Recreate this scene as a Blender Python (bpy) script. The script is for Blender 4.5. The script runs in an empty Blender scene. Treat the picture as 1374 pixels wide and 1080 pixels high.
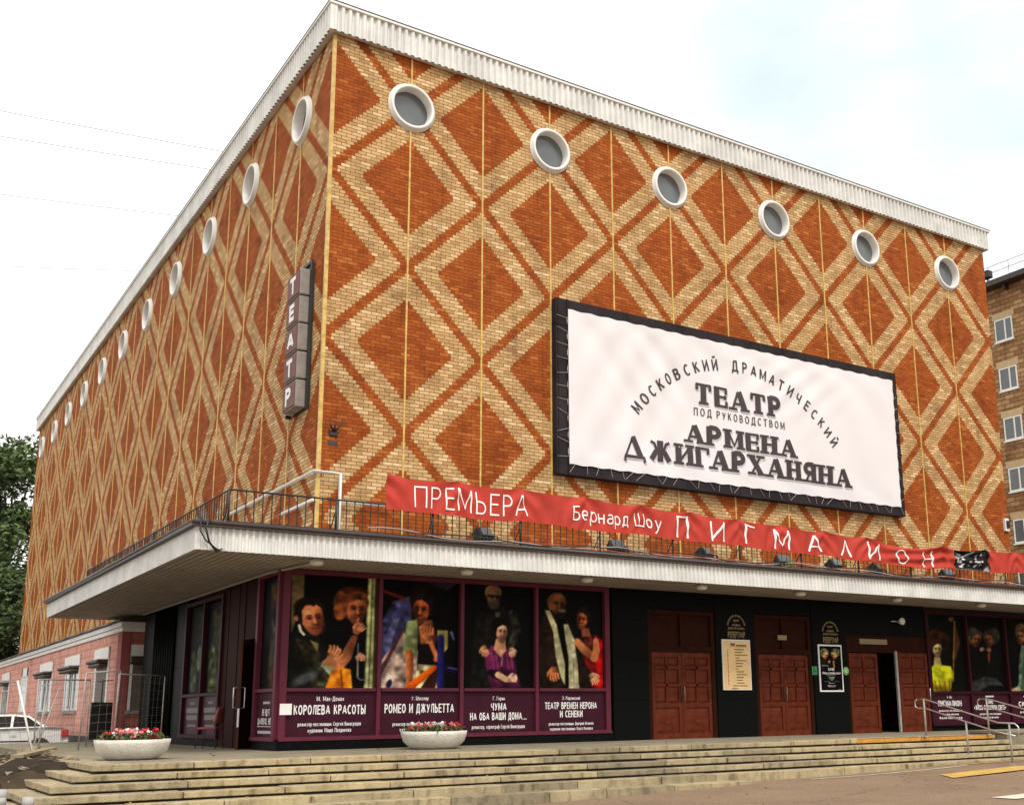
import bpy, bmesh, math, random
import numpy as np
from mathutils import Vector, Matrix
R = math.radians
SC = bpy.context.scene
COL = SC.collection
rnd = random.Random(7)

# ------------------------------------------------------------------ camera, sky, sun, exposure
cd = bpy.data.cameras.new('camera'); cam = bpy.data.objects.new('camera', cd); COL.objects.link(cam)
PI_, YA, RO = .21429625, .58857962, -.01244
fw = Vector((math.sin(YA)*math.cos(PI_), math.cos(YA)*math.cos(PI_), math.sin(PI_)))
r0 = Vector((math.cos(YA), -math.sin(YA), 0)); u0 = r0.cross(fw)
rr = r0*math.cos(RO)+u0*math.sin(RO); uu = u0*math.cos(RO)-r0*math.sin(RO)
M = Matrix.Identity(4)
for i in range(3): M[i][0], M[i][1], M[i][2] = rr[i], uu[i], -fw[i]
M.translation = Vector((-8.776, -24.06, 1.6)); cam.matrix_world = M
cd.sensor_width = 36; cd.lens = 36*1494.39/1374; cd.shift_x = -.0691; cd.shift_y = .0644
cd.clip_start = .1; cd.clip_end = 3000; SC.camera = cam

SUN_EL, SUN_AZ = R(52), R(188)          # azimuth: compass direction the sun stands in, measured from +Y towards +X
W = bpy.data.worlds.new('World'); SC.world = W; W.use_nodes = True
nt = W.node_tree; nt.nodes.clear()
def nd(nt, t, **k):
    n = nt.nodes.new(t)
    for a, b in k.items(): setattr(n, a, b)
    return n
sky = nd(nt, 'ShaderNodeTexSky', sky_type='NISHITA', sun_disc=False, sun_elevation=SUN_EL, sun_rotation=SUN_AZ)
sky.air_density = 1.6; sky.dust_density = 2.0
bs = nd(nt, 'ShaderNodeBackground'); bs.inputs['Strength'].default_value = .15
bc = nd(nt, 'ShaderNodeBackground'); bc.inputs['Color'].default_value = (1, .99, .97, 1); bc.inputs['Strength'].default_value = 1.12
tc = nd(nt, 'ShaderNodeTexCoord')
mp = nd(nt, 'ShaderNodeMapping'); mp.inputs['Scale'].default_value = (1.1, 1.1, 2.4); mp.inputs['Location'].default_value = (.42, .3, .0)
no = nd(nt, 'ShaderNodeTexNoise'); no.inputs['Scale'].default_value = 2.6; no.inputs['Detail'].default_value = 7; no.inputs['Roughness'].default_value = .55
# thin patch of blue in the cloud, towards the upper right (a direction in the sky)
dp = nd(nt, 'ShaderNodeVectorMath', operation='DOT_PRODUCT'); dp.inputs[1].default_value = Vector((.68, .53, .50)).normalized()
mr = nd(nt, 'ShaderNodeMapRange'); mr.inputs['From Min'].default_value = .87; mr.inputs['From Max'].default_value = .995; mr.inputs['To Min'].default_value = .0; mr.inputs['To Max'].default_value = .745
sb = nd(nt, 'ShaderNodeMath', operation='SUBTRACT'); sb.inputs[0].default_value = 1.30
ad = nd(nt, 'ShaderNodeMath', operation='ADD')
rm = nd(nt, 'ShaderNodeMapRange'); rm.inputs['From Min'].default_value = .95; rm.inputs['From Max'].default_value = 1.3; rm.inputs['To Min'].default_value = .34
mx = nd(nt, 'ShaderNodeMixShader'); ow = nd(nt, 'ShaderNodeOutputWorld')
L = nt.links.new
L(tc.outputs['Generated'], mp.inputs['Vector']); L(mp.outputs[0], no.inputs['Vector'])
L(tc.outputs['Generated'], dp.inputs[0]); L(dp.outputs['Value'], mr.inputs['Value'])
L(mr.outputs[0], sb.inputs[1]); L(sb.outputs[0], ad.inputs[0]);  

nr = nd(nt, 'ShaderNodeMapRange'); nr.inputs['From Min'].default_value = .3; nr.inputs['From Max'].default_value = .7; nr.inputs['To Min'].default_value = .38; nr.inputs['To Max'].default_value = .62
L(no.outputs['Fac'], nr.inputs['Value']); L(nr.outputs[0], ad.inputs[1])
L(ad.outputs[0], rm.inputs['Value']); L(rm.outputs[0], mx.inputs['Fac'])
ti = nd(nt, 'ShaderNodeMix', data_type='RGBA', blend_type='MULTIPLY'); ti.inputs[0].default_value = 1; ti.inputs[7].default_value = (.95, 1.22, 1.06, 1)
L(sky.outputs[0], ti.inputs[6]); L(ti.outputs[2], bs.inputs['Color']); L(bs.outputs[0], mx.inputs[1]); L(bc.outputs[0], mx.inputs[2]); L(mx.outputs[0], ow.inputs['Surface'])

sl = bpy.data.lights.new('sun', 'SUN'); sl.energy = 2.0; sl.angle = R(18); sl.color = (1, .95, .86)
so = bpy.data.objects.new('sun', sl); COL.objects.link(so); so.location = (-30, -40, 50)
sd = Vector((math.sin(SUN_AZ)*math.cos(SUN_EL), math.cos(SUN_AZ)*math.cos(SUN_EL), math.sin(SUN_EL)))
so.rotation_euler = sd.to_track_quat('Z', 'Y').to_euler()
SC.view_settings.view_transform = 'Standard'; SC.view_settings.look = 'None'
SC.view_settings.exposure = 0.35; SC.view_settings.gamma = 1
SC.render.engine = 'CYCLES'

# ------------------------------------------------------------------ materials
def mat(name, col, rough=.8, metal=0, noise=0, nscale=4, bump=0, bscale=30, spec=None, col2=None, coat=0, ior=None):
    m = bpy.data.materials.new(name); m.use_nodes = True
    t = m.node_tree; b = t.nodes['Principled BSDF']
    b.inputs['Base Color'].default_value = (*col, 1); b.inputs['Roughness'].default_value = rough; b.inputs['Metallic'].default_value = metal
    if ior: b.inputs['IOR'].default_value = ior
    if spec is not None: b.inputs['Specular IOR Level'].default_value = spec
    if coat: b.inputs['Coat Weight'].default_value = coat; b.inputs['Coat Roughness'].default_value = .08
    co = t.nodes.new('ShaderNodeTexCoord')
    if noise:
        n = t.nodes.new('ShaderNodeTexNoise'); n.inputs['Scale'].default_value = nscale; n.inputs['Detail'].default_value = 7; n.inputs['Roughness'].default_value = .65
        t.links.new(co.outputs['Object'], n.inputs['Vector'])
        rp = t.nodes.new('ShaderNodeValToRGB')
        lo = col2 if col2 else tuple(c*(1-noise) for c in col); hi = col if col2 else tuple(min(1, c*(1+noise*.6)) for c in col)
        rp.color_ramp.elements[0].position = .32; rp.color_ramp.elements[1].position = .68
        rp.color_ramp.elements[0].color = (*lo, 1); rp.color_ramp.elements[1].color = (*hi, 1)
        t.links.new(n.outputs['Fac'], rp.inputs['Fac']); t.links.new(rp.outputs[0], b.inputs['Base Color'])
    if bump:
        n2 = t.nodes.new('ShaderNodeTexNoise'); n2.inputs['Scale'].default_value = bscale; n2.inputs['Detail'].default_value = 5
        t.links.new(co.outputs['Object'], n2.inputs['Vector'])
        bp = t.nodes.new('ShaderNodeBump'); bp.inputs['Strength'].default_value = bump; bp.inputs['Distance'].default_value = .05
        t.links.new(n2.outputs['Fac'], bp.inputs['Height']); t.links.new(bp.outputs[0], b.inputs['Normal'])
    return m

class NG:                                   # small helper to chain Math nodes
    def __init__(s, t): s.t = t
    def m(s, op, a, b=None, c=None):
        n = s.t.nodes.new('ShaderNodeMath'); n.operation = op
        for i, v in enumerate((a, b, c)):
            if v is None: continue
            if isinstance(v, (int, float)): n.inputs[i].default_value = v
            else: s.t.links.new(v, n.inputs[i])
        return n.outputs[0]
    def mixc(s, f, a, b):
        n = s.t.nodes.new('ShaderNodeMix'); n.data_type = 'RGBA'
        for k, v in ((0, f), (6, a), (7, b)):
            if isinstance(v, (int, float)): n.inputs[k].default_value = v
            elif isinstance(v, tuple): n.inputs[k].default_value = (*v, 1)
            else: s.t.links.new(v, n.inputs[k])
        return n.outputs[2]

HX, HZ, ZW, RH, BW = 2.1, 2.15, 16.75, 2.15/24, .2625
def brick_mat(name, axis, hx, pattern=True, cols=None, rh=RH, bw=BW):
    m = bpy.data.materials.new(name); m.use_nodes = True
    t = m.node_tree; g = NG(t); b = t.nodes['Principled BSDF']; b.inputs['Roughness'].default_value = .85; b.inputs['Specular IOR Level'].default_value = .12
    co = t.nodes.new('ShaderNodeTexCoord'); sp = t.nodes.new('ShaderNodeSeparateXYZ'); t.links.new(co.outputs['Object'], sp.inputs[0])
    u = g.m('MULTIPLY', sp.outputs[axis], HX/hx); v = sp.outputs[2]
    rv = g.m('DIVIDE', v, rh); row = g.m('FLOOR', rv); fv = g.m('FRACT', rv)
    par = g.m('MULTIPLY', g.m('FLOORED_MODULO', row, 2), .5)
    ub = g.m('ADD', g.m('DIVIDE', u, bw), par); colm = g.m('FLOOR', ub); fu = g.m('FRACT', ub)
    mort = g.m('MAXIMUM', g.m('LESS_THAN', fv, .17), g.m('LESS_THAN', fu, .055))
    cb = t.nodes.new('ShaderNodeCombineXYZ'); t.links.new(colm, cb.inputs[0]); t.links.new(row, cb.inputs[1])
    wn = t.nodes.new('ShaderNodeTexWhiteNoise'); wn.noise_dimensions = '2D'; t.links.new(cb.outputs[0], wn.inputs['Vector'])
    rn = wn.outputs['Value']
    ns = t.nodes.new('ShaderNodeTexNoise'); ns.inputs['Scale'].default_value = .8; ns.inputs['Detail'].default_value = 6; ns.inputs['Roughness'].default_value = .7
    t.links.new(co.outputs['Object'], ns.inputs['Vector'])
    nf = t.nodes.new('ShaderNodeTexNoise'); nf.inputs['Scale'].default_value = 14; nf.inputs['Detail'].default_value = 4
    t.links.new(co.outputs['Object'], nf.inputs['Vector'])
    def ramp(fac, stops):
        r = t.nodes.new('ShaderNodeValToRGB'); e = r.color_ramp.elements
        while len(e) < len(stops): e.new(.5)
        for k, (p, c) in enumerate(stops): e[k].position = p; e[k].color = (*c, 1)
        t.links.new(fac, r.inputs[0]); return r.outputs[0]
    if pattern:
        uc = u; vc = g.m('MULTIPLY', g.m('ADD', row, .5), rh)
        a = g.m('DIVIDE', uc, HX); c = g.m('DIVIDE', g.m('SUBTRACT', ZW, vc), HZ)
        A = g.m('PINGPONG', g.m('SUBTRACT', g.m('ADD', a, c), 1), 1); B = g.m('PINGPONG', g.m('SUBTRACT', g.m('SUBTRACT', a, c), 1), 1)
        d = g.m('MINIMUM', A, B)
        cream = g.m('MULTIPLY', g.m('GREATER_THAN', d, .075), g.m('LESS_THAN', d, .388))
        core = ramp(rn, [(0, (.265, .058, .012)), (.30, (.325, .078, .015)), (.85, (.37, .096, .019)), (1, (.46, .15, .036))])
        crm = ramp(rn, [(0, (.42, .25, .110)), (.3, (.51, .325, .150)), (.8, (.60, .40, .195)), (1, (.73, .54, .31))])
        c0 = g.mixc(cream, core, crm)
        mcol = g.mixc(cream, (.165, .042, .011), (.185, .092, .032))
    else:
        c0 = ramp(rn, cols); mcol = tuple(c*(.55 if cols[0][1][0] < .3 else .80) for c in cols[0][1])
    c1 = g.mixc(mort, c0, mcol)
    # weathering: broad stains and speckle with their own shape
    st = ramp(ns.outputs['Fac'], [(.30, (.50, .45, .43)), (.46, (.92, .91, .90)), (.75, (1.12, 1.10, 1.06))])
    mu = t.nodes.new('ShaderNodeMix'); mu.data_type = 'RGBA'; mu.blend_type = 'MULTIPLY'; mu.inputs[0].default_value = .8
    t.links.new(c1, mu.inputs[6]); t.links.new(st, mu.inputs[7])
    sf = ramp(nf.outputs['Fac'], [(.3, (.78, .76, .74)), (.6, (1.05, 1.05, 1.05))])
    m2 = t.nodes.new('ShaderNodeMix'); m2.data_type = 'RGBA'; m2.blend_type = 'MULTIPLY'; m2.inputs[0].default_value = .7
    t.links.new(mu.outputs[2], m2.inputs[6]); t.links.new(sf, m2.inputs[7])
    # run-off streaks down the wall
    sm = t.nodes.new('ShaderNodeMapping'); sm.inputs['Scale'].default_value = (2.6, 2.6, .16); t.links.new(co.outputs['Object'], sm.inputs['Vector'])
    sn = t.nodes.new('ShaderNodeTexNoise'); sn.inputs['Scale'].default_value = 1.0; sn.inputs['Detail'].default_value = 5; sn.inputs['Roughness'].default_value = .6; t.links.new(sm.outputs[0], sn.inputs['Vector'])
    sr = ramp(sn.outputs['Fac'], [(.28, (.66, .62, .60)), (.46, (1, 1, 1)), (.8, (1.06, 1.05, 1.03))])
    m3 = t.nodes.new('ShaderNodeMix'); m3.data_type = 'RGBA'; m3.blend_type = 'MULTIPLY'; m3.inputs[0].default_value = .75
    t.links.new(m2.outputs[2], m3.inputs[6]); t.links.new(sr, m3.inputs[7])
    t.links.new(m3.outputs[2], b.inputs['Base Color'])
    h = g.m('SUBTRACT', g.m('MULTIPLY', rn, .3), mort)
    bp = t.nodes.new('ShaderNodeBump'); bp.inputs['Strength'].default_value = .5; bp.inputs['Distance'].default_value = .02
    t.links.new(h, bp.inputs['Height']); t.links.new(bp.outputs[0], b.inputs['Normal'])
    return m

M_BF = brick_mat('brick_front', 0, HX); M_BL = brick_mat('brick_side', 1, 2.155)
M_WHITE = mat('white_sheet_metal', (.67, .665, .635), .55, noise=.22, nscale=1.2)
M_WMETAL = mat('white_paint', (.75, .74, .70), .5, noise=.08, nscale=2)
M_RING = mat('window_ring', (.74, .73, .69), .45, noise=.06)
M_DGLASS = mat('dark_glass', (.11, .12, .125), .18, noise=.15, nscale=1, spec=.6)
M_YEL = mat('glazed_yellow_tile', (.60, .40, .10), .4, noise=.35, nscale=6)
M_GRAN = mat('black_granite', (.0055, .006, .0055), .5, noise=.5, nscale=18, spec=.3, ior=1.14)
M_WINE = mat('wine_paint', (.110, .018, .034), .5, ior=1.25, noise=.15, nscale=3)
M_WINED = mat('wine_panel', (.046, .009, .019), .45, ior=1.18, noise=.25, nscale=2)
M_DOOR = mat('mahogany', (.108, .021, .008), .5, noise=.4, nscale=4, spec=.3, ior=1.25)
M_DOORD = mat('dark_mahogany', (.030, .009, .006), .55, noise=.3, nscale=5, spec=.3, ior=1.12)
M_DOORB = mat('brown_timber', (.085, .028, .012), .5, noise=.35, nscale=5, ior=1.2)
M_BLACK = mat('black_void', (.006, .006, .006), .6)
M_IRON = mat('black_iron', (.016, .014, .013), .55, noise=.3, nscale=8)
M_BROWN = mat('brown_gutter', (.040, .026, .022), .5, noise=.3, nscale=3)
M_ROOF = mat('roof_metal', (.28, .30, .33), .5, noise=.15)
M_STEEL = mat('steel', (.55, .54, .52), .3, .85, noise=.15)
M_WIREM = mat('wire_mesh_steel', (.20, .19, .175), .6, .2)
M_GALV = mat('galvanised_tube', (.36, .34, .30), .55, .3, noise=.25, nscale=6)
M_WTXT = mat('white_lettering', (.80, .79, .77), .6)
M_GOLD = mat('gold_lettering', (.30, .20, .075), .5)
M_DTXT = mat('dark_lettering', (.035, .022, .024), .5)
M_GTXT = mat('grey_print', (.42, .38, .40), .7)
M_SIGNG = mat('sign_side_grey', (.27, .24, .215), .55, ior=1.2, noise=.2, nscale=5)
M_SIGNF = mat('sign_face', (.18, .085, .070), .55, ior=1.2, noise=.12, nscale=3)
def asphalt():
    m = bpy.data.materials.new('asphalt'); m.use_nodes = True; t = m.node_tree; b = t.nodes['Principled BSDF']; b.inputs['Roughness'].default_value = .85
    co = t.nodes.new('ShaderNodeTexCoord')
    def nz(sc, det, stops):
        n = t.nodes.new('ShaderNodeTexNoise'); n.inputs['Scale'].default_value = sc; n.inputs['Detail'].default_value = det; n.inputs['Roughness'].default_value = .7
        t.links.new(co.outputs['Object'], n.inputs['Vector']); r = t.nodes.new('ShaderNodeValToRGB'); e = r.color_ramp.elements
        while len(e) < len(stops): e.new(.5)
        for k, (p, c) in enumerate(stops): e[k].position = p; e[k].color = (*c, 1)
        t.links.new(n.outputs['Fac'], r.inputs[0]); return r.outputs[0], n
    c, n1 = nz(.45, 6, [(.3, (.165, .105, .062)), (.5, (.205, .135, .082)), (.72, (.24, .165, .102))])
    g, n2 = nz(34, 3, [(.32, (.62, .6, .58)), (.5, (1, 1, 1)), (.68, (1.5, 1.48, 1.45))])
    vo = t.nodes.new('ShaderNodeTexVoronoi'); vo.feature = 'DISTANCE_TO_EDGE'; vo.inputs['Scale'].default_value = .16
    wp = t.nodes.new('ShaderNodeTexNoise'); wp.inputs['Scale'].default_value = 1.3; wp.inputs['Detail'].default_value = 5
    t.links.new(co.outputs['Object'], wp.inputs['Vector']); va = t.nodes.new('ShaderNodeVectorMath'); va.operation = 'MULTIPLY_ADD'; va.inputs[1].default_value = (1.1, 1.1, 0)
    t.links.new(wp.outputs['Color'], va.inputs[0]); t.links.new(co.outputs['Object'], va.inputs[2]); t.links.new(va.outputs[0], vo.inputs['Vector'])
    cr = t.nodes.new('ShaderNodeValToRGB'); cr.color_ramp.elements[0].position = .0; cr.color_ramp.elements[0].color = (.35, .33, .32, 1); cr.color_ramp.elements[1].position = .0035; cr.color_ramp.elements[1].color = (1, 1, 1, 1)
    t.links.new(vo.outputs['Distance'], cr.inputs[0])
    def mul(a_, b_):
        x = t.nodes.new('ShaderNodeMix'); x.data_type = 'RGBA'; x.blend_type = 'MULTIPLY'; x.inputs[0].default_value = 1; t.links.new(a_, x.inputs[6]); t.links.new(b_, x.inputs[7]); return x.outputs[2]
    t.links.new(mul(mul(c, g), cr.outputs[0]), b.inputs['Base Color'])
    bp = t.nodes.new('ShaderNodeBump'); bp.inputs['Strength'].default_value = .4; bp.inputs['Distance'].default_value = .02; t.links.new(n2.outputs['Fac'], bp.inputs['Height']); t.links.new(bp.outputs[0], b.inputs['Normal'])
    return m
M_ASPH = asphalt()
def stone():
    """weathered step slabs: each slab a little different, with streaks of dirt of their own"""
    m = mat('step_stone', (.45, .375, .23), .8, noise=1, nscale=2.6, col2=(.29, .235, .14), bump=.5, bscale=40)
    t = m.node_tree; b = t.nodes['Principled BSDF']; src = b.inputs['Base Color'].links[0].from_socket
    ge = t.nodes.new('ShaderNodeNewGeometry'); r = t.nodes.new('ShaderNodeValToRGB'); e = r.color_ramp.elements
    e[0].color = (.52, .52, .54, 1); e[1].color = (1.14, 1.10, 1.02, 1); n = e.new(.35); n.color = (.93, .92, .9, 1)
    t.links.new(ge.outputs['Random Per Island'], r.inputs[0])
    co = t.nodes.new('ShaderNodeTexCoord'); mp_ = t.nodes.new('ShaderNodeMapping'); mp_.inputs['Scale'].default_value = (4.2, 4.2, 1.6); t.links.new(co.outputs['Object'], mp_.inputs['Vector'])
    nz = t.nodes.new('ShaderNodeTexNoise'); nz.inputs['Scale'].default_value = 1.6; nz.inputs['Detail'].default_value = 6; t.links.new(mp_.outputs[0], nz.inputs['Vector'])
    r2 = t.nodes.new('ShaderNodeValToRGB'); r2.color_ramp.elements[0].position = .30; r2.color_ramp.elements[0].color = (.50, .47, .42, 1); r2.color_ramp.elements[1].position = .50; r2.color_ramp.elements[1].color = (1, 1, 1, 1); t.links.new(nz.outputs['Fac'], r2.inputs[0])
    def mul(a_, b_):
        x = t.nodes.new('ShaderNodeMix'); x.data_type = 'RGBA'; x.blend_type = 'MULTIPLY'; x.inputs[0].default_value = 1; t.links.new(a_, x.inputs[6]); t.links.new(b_, x.inputs[7]); return x.outputs[2]
    t.links.new(mul(mul(src, r.outputs[0]), r2.outputs[0]), b.inputs['Base Color'])
    return m
M_STONE = stone()
M_STONESHADE = mat('shaded_step_riser', (.035, .028, .018), .9, noise=.4)  # near black: shade of the undercut below each slab put into the colour
M_PLAZA = mat('plaza_stone', (.28, .24, .17), .9, ior=1.15, noise=1, nscale=1.6, col2=(.19, .165, .12), bump=.3, bscale=40)
M_YPAINT = mat('yellow_paint', (.62, .27, .02), .7, noise=1, nscale=7, col2=(.36, .17, .03))
M_YLINE = mat('road_yellow', (.55, .34, .075), .8, noise=.4, nscale=6)
M_WLINE = mat('road_white', (.62, .58, .47), .8, noise=.35, nscale=6)
M_PLANT = mat('planter_concrete', (.72, .69, .62), .75, noise=1, nscale=5, col2=(.56, .52, .45), bump=.3, bscale=30)
M_SOIL = mat('soil', (.03, .02, .014), .95)
M_LEAF = mat('foliage', (.060, .095, .022), .6, noise=.5, nscale=9)
M_TLEAF = mat('tree_foliage', (.105, .165, .045), .6, noise=.6, nscale=.8)
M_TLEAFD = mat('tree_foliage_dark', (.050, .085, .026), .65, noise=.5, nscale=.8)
M_BARK = mat('bark', (.06, .045, .032), .9, noise=.4)
M_PRED = mat('red_petals', (.50, .012, .016), .6); M_PPINK = mat('pink_petals', (.70, .20, .19), .6); M_PWHITE = mat('white_petals', (.80, .76, .70), .5)
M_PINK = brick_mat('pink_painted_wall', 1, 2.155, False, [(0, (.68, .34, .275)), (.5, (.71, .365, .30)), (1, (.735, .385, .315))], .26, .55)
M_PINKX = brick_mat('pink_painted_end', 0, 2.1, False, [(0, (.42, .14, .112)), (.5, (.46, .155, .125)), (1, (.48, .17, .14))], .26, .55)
M_PINKD = mat('dark_pink_paint', (.30, .075, .065), .8, noise=.2)
M_CREAMB = brick_mat('apartment_block_wall', 1, 2.155, False, [(0, (.25, .135, .062)), (.35, (.34, .19, .088)), (.7, (.41, .245, .118)), (1, (.49, .315, .165))], .30, .62)
M_BEIGE = mat('beige_lintel', (.52, .37, .20), .8, noise=.2)
M_PLINTH = mat('plinth_dark', (.03, .026, .024), .8, noise=.3)
M_DIRT = mat('dirt', (.10, .070, .042), .95, ior=1.15, noise=1, nscale=1.1, col2=(.032, .023, .016), bump=.8, bscale=7)
M_TARP = mat('dark_tarpaulin', (.034, .025, .018), .8, ior=1.15, noise=.4, nscale=3, bump=.6, bscale=5)
M_WOOD = mat('weathered_timber', (.30, .235, .145), .85, noise=.35, nscale=4)
M_CARW = mat('car_paint_white', (.76, .76, .74), .25, coat=.6)
M_TYRE = mat('tyre', (.012, .012, .012), .8); M_RIM = mat('rim', (.4, .4, .4), .35, .8)
M_TAIL = mat('tail_light_red', (.45, .012, .012), .2, coat=.6)
M_CARGL = mat('car_glass', (.02, .022, .025), .08, spec=.7)
M_CHAIR = mat('chair_red_vinyl', (.24, .055, .045), .45, noise=.15)
M_RED = mat('bollard_red', (.60, .03, .03), .5); M_GREY = mat('grey_paint', (.36, .36, .35), .6, noise=.2)
M_GREEN = mat('green_sign', (.03, .28, .09), .5); M_LGREEN = mat('green_disc', (.22, .55, .16), .5)
M_CURT = mat('curtain', (.45, .44, .42), .8, noise=.3, nscale=2); M_SHUT = mat('roller_shutter', (.12, .095, .075), .6, noise=.2)
M_LAMPC = mat('lamp_cover', (.62, .58, .48), .4)
M_CABLE = mat('cable_black', (.012, .012, .013), .5); M_WIRE = mat('overhead_wire', (.24, .33, .40), .5)
M_RCABLE = mat('orange_cable', (.40, .09, .04), .6)
M_BRASS = mat('brass_plate', (.22, .155, .075), .4, .3)
M_PAPERY = mat('yellowed_paper', (.78, .55, .26), .7, noise=.12, nscale=3)
M_PAPERT = mat('brown_print', (.16, .08, .03), .8); M_PAPERR = mat('red_print', (.50, .06, .02), .8)


def soffit_mat():
    m = mat('soffit_lamella', (.37, .325, .285), .6, noise=.2, nscale=1.5)
    return m
M_SOFF = soffit_mat()

def vc_mat(name, rough=.5, bump=0, coat=0):
    m = bpy.data.materials.new(name); m.use_nodes = True
    t = m.node_tree; b = t.nodes['Principled BSDF']; b.inputs['Roughness'].default_value = rough; b.inputs['IOR'].default_value = 1.14
    a = t.nodes.new('ShaderNodeAttribute'); a.attribute_name = 'print'
    t.links.new(a.outputs['Color'], b.inputs['Base Color'])
    if coat: b.inputs['Coat Weight'].default_value = coat; b.inputs['Coat Roughness'].default_value = .05
    return m
M_PRINT = vc_mat('poster_print', .6)

# ------------------------------------------------------------------ mesh building
class MB:
    def __init__(s): s.v = []; s.f = []; s.mi = []; s.sm = []
    def quad(s, pts, mi=0, smooth=False):
        k = len(s.v); s.v += [tuple(p) for p in pts]; s.f.append(tuple(range(k, k+len(pts)))); s.mi.append(mi); s.sm.append(smooth); return s
    def box(s, x0, x1, y0, y1, z0, z1, mi=0):
        k = len(s.v)
        s.v += [(x, y, z) for z in (z0, z1) for y in (y0, y1) for x in (x0, x1)]
        for f in ((0, 2, 3, 1), (4, 5, 7, 6), (0, 1, 5, 4), (2, 6, 7, 3), (0, 4, 6, 2), (1, 3, 7, 5)):
            s.f.append(tuple(k+i for i in f)); s.mi.append(mi); s.sm.append(False)
        return s
    def tube(s, path, r, n=8, mi=0, closed=False, cap=True):
        path = [Vector(p) for p in path]; k0 = len(s.v); m = len(path)
        rs = r if isinstance(r, (list, tuple)) else [r]*m
        ref = None
        for i, p in enumerate(path):
            a = path[(i-1) % m] if (closed or i > 0) else p; c = path[(i+1) % m] if (closed or i < m-1) else p
            d = (c-a).normalized()
            if ref is None:
                ref = Vector((0, 0, 1)) if abs(d.z) < .9 else Vector((1, 0, 0))
                x = d.cross(ref).normalized()
            else:
                x = (x-d*x.dot(d)).normalized()
            y = d.cross(x)
            for j in range(n):
                t = 2*math.pi*j/n; s.v.append(tuple(p+(x*math.cos(t)+y*math.sin(t))*rs[i]))
        for i in range(m if closed else m-1):
            for j in range(n):
                a = k0+i*n+j; b = k0+i*n+(j+1) % n; c = k0+((i+1) % m)*n+(j+1) % n; d = k0+((i+1) % m)*n+j
                s.f.append((a, b, c, d)); s.mi.append(mi); s.sm.append(n > 5)
        if cap and not closed:
            s.f.append(tuple(k0+j for j in reversed(range(n)))); s.mi.append(mi); s.sm.append(False)
            s.f.append(tuple(k0+(m-1)*n+j for j in range(n))); s.mi.append(mi); s.sm.append(False)
        return s
    def grid(s, P, mi=0, smooth=True, flip=False):          # P[i][j] points
        k = len(s.v); a, b = len(P), len(P[0])
        for row in P: s.v += [tuple(p) for p in row]
        for i in range(a-1):
            for j in range(b-1):
                f = (k+i*b+j, k+(i+1)*b+j, k+(i+1)*b+j+1, k+i*b+j+1)
                s.f.append(f[::-1] if flip else f); s.mi.append(mi); s.sm.append(smooth)
        return s
    def lathe(s, prof, c=(0, 0, 0), n=40, mi=0, axis='z', smooth=True):
        P = []
        for i in range(n+1):
            t = 2*math.pi*i/n; row = []
            for (r, h) in prof:
                if axis == 'z': q = (c[0]+r*math.cos(t), c[1]+r*math.sin(t), c[2]+h)
                elif axis == 'y': q = (c[0]+r*math.cos(t), c[1]+h, c[2]+r*math.sin(t))
                else: q = (c[0]+h, c[1]+r*math.cos(t), c[2]+r*math.sin(t))
                row.append(q)
            P.append(row)
        return s.grid(P, mi, smooth)
    def prism(s, poly, d0, d1, ax='y', mi=0):               # polygon in the two other axes, extruded along ax
        def q(a, b, d): return {'y': (a, d, b), 'x': (d, a, b), 'z': (a, b, d)}[ax]
        n = len(poly); k = len(s.v)
        s.v += [q(a, b, d0) for a, b in poly]+[q(a, b, d1) for a, b in poly]
        s.f.append(tuple(k+i for i in range(n))); s.f.append(tuple(k+n+i for i in reversed(range(n)))); s.mi += [mi, mi]; s.sm += [False]*2
        for i in range(n):
            j = (i+1) % n; s.f.append((k+i, k+n+i, k+n+j, k+j)); s.mi.append(mi); s.sm.append(False)
        return s
    def build(s, name, mats, parent=None, loc=None, fix=True, bevel=0):
        me = bpy.data.meshes.new(name); me.from_pydata(s.v, [], s.f)
        if not isinstance(mats, (list, tuple)): mats = [mats]
        for m in mats: me.materials.append(m)
        me.polygons.foreach_set('material_index', s.mi); me.polygons.foreach_set('use_smooth', s.sm)
        if fix:
            bm = bmesh.new(); bm.from_mesh(me); bmesh.ops.remove_doubles(bm, verts=bm.verts, dist=1e-5)
            bmesh.ops.recalc_face_normals(bm, faces=bm.faces); bm.to_mesh(me); bm.free()
        me.update()
        o = bpy.data.objects.new(name, me); COL.objects.link(o)
        if parent: o.parent = parent
        if loc: o.location = loc
        if bevel:
            b = o.modifiers.new('bevel', 'BEVEL'); b.width = bevel; b.segments = 2; b.limit_method = 'ANGLE'
        return o
def tag(o, label=None, cat=None, group=None, kind=None):
    for k, v in (('label', label), ('category', cat), ('group', group), ('kind', kind)):
        if v: o[k] = v
    return o
def thing(name, label, cat, loc=(0, 0, 0), rz=0, group=None):
    o = bpy.data.objects.new(name, None); COL.objects.link(o); o.location = loc; o.rotation_euler = (0, 0, rz)
    return tag(o, label, cat, group)
def copy_tree(o, parent=None):
    c = o.copy(); COL.objects.link(c)
    if parent: c.parent = parent
    for ch in [x for x in bpy.data.objects if x.parent == o]: copy_tree(ch, c)
    return c

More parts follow.
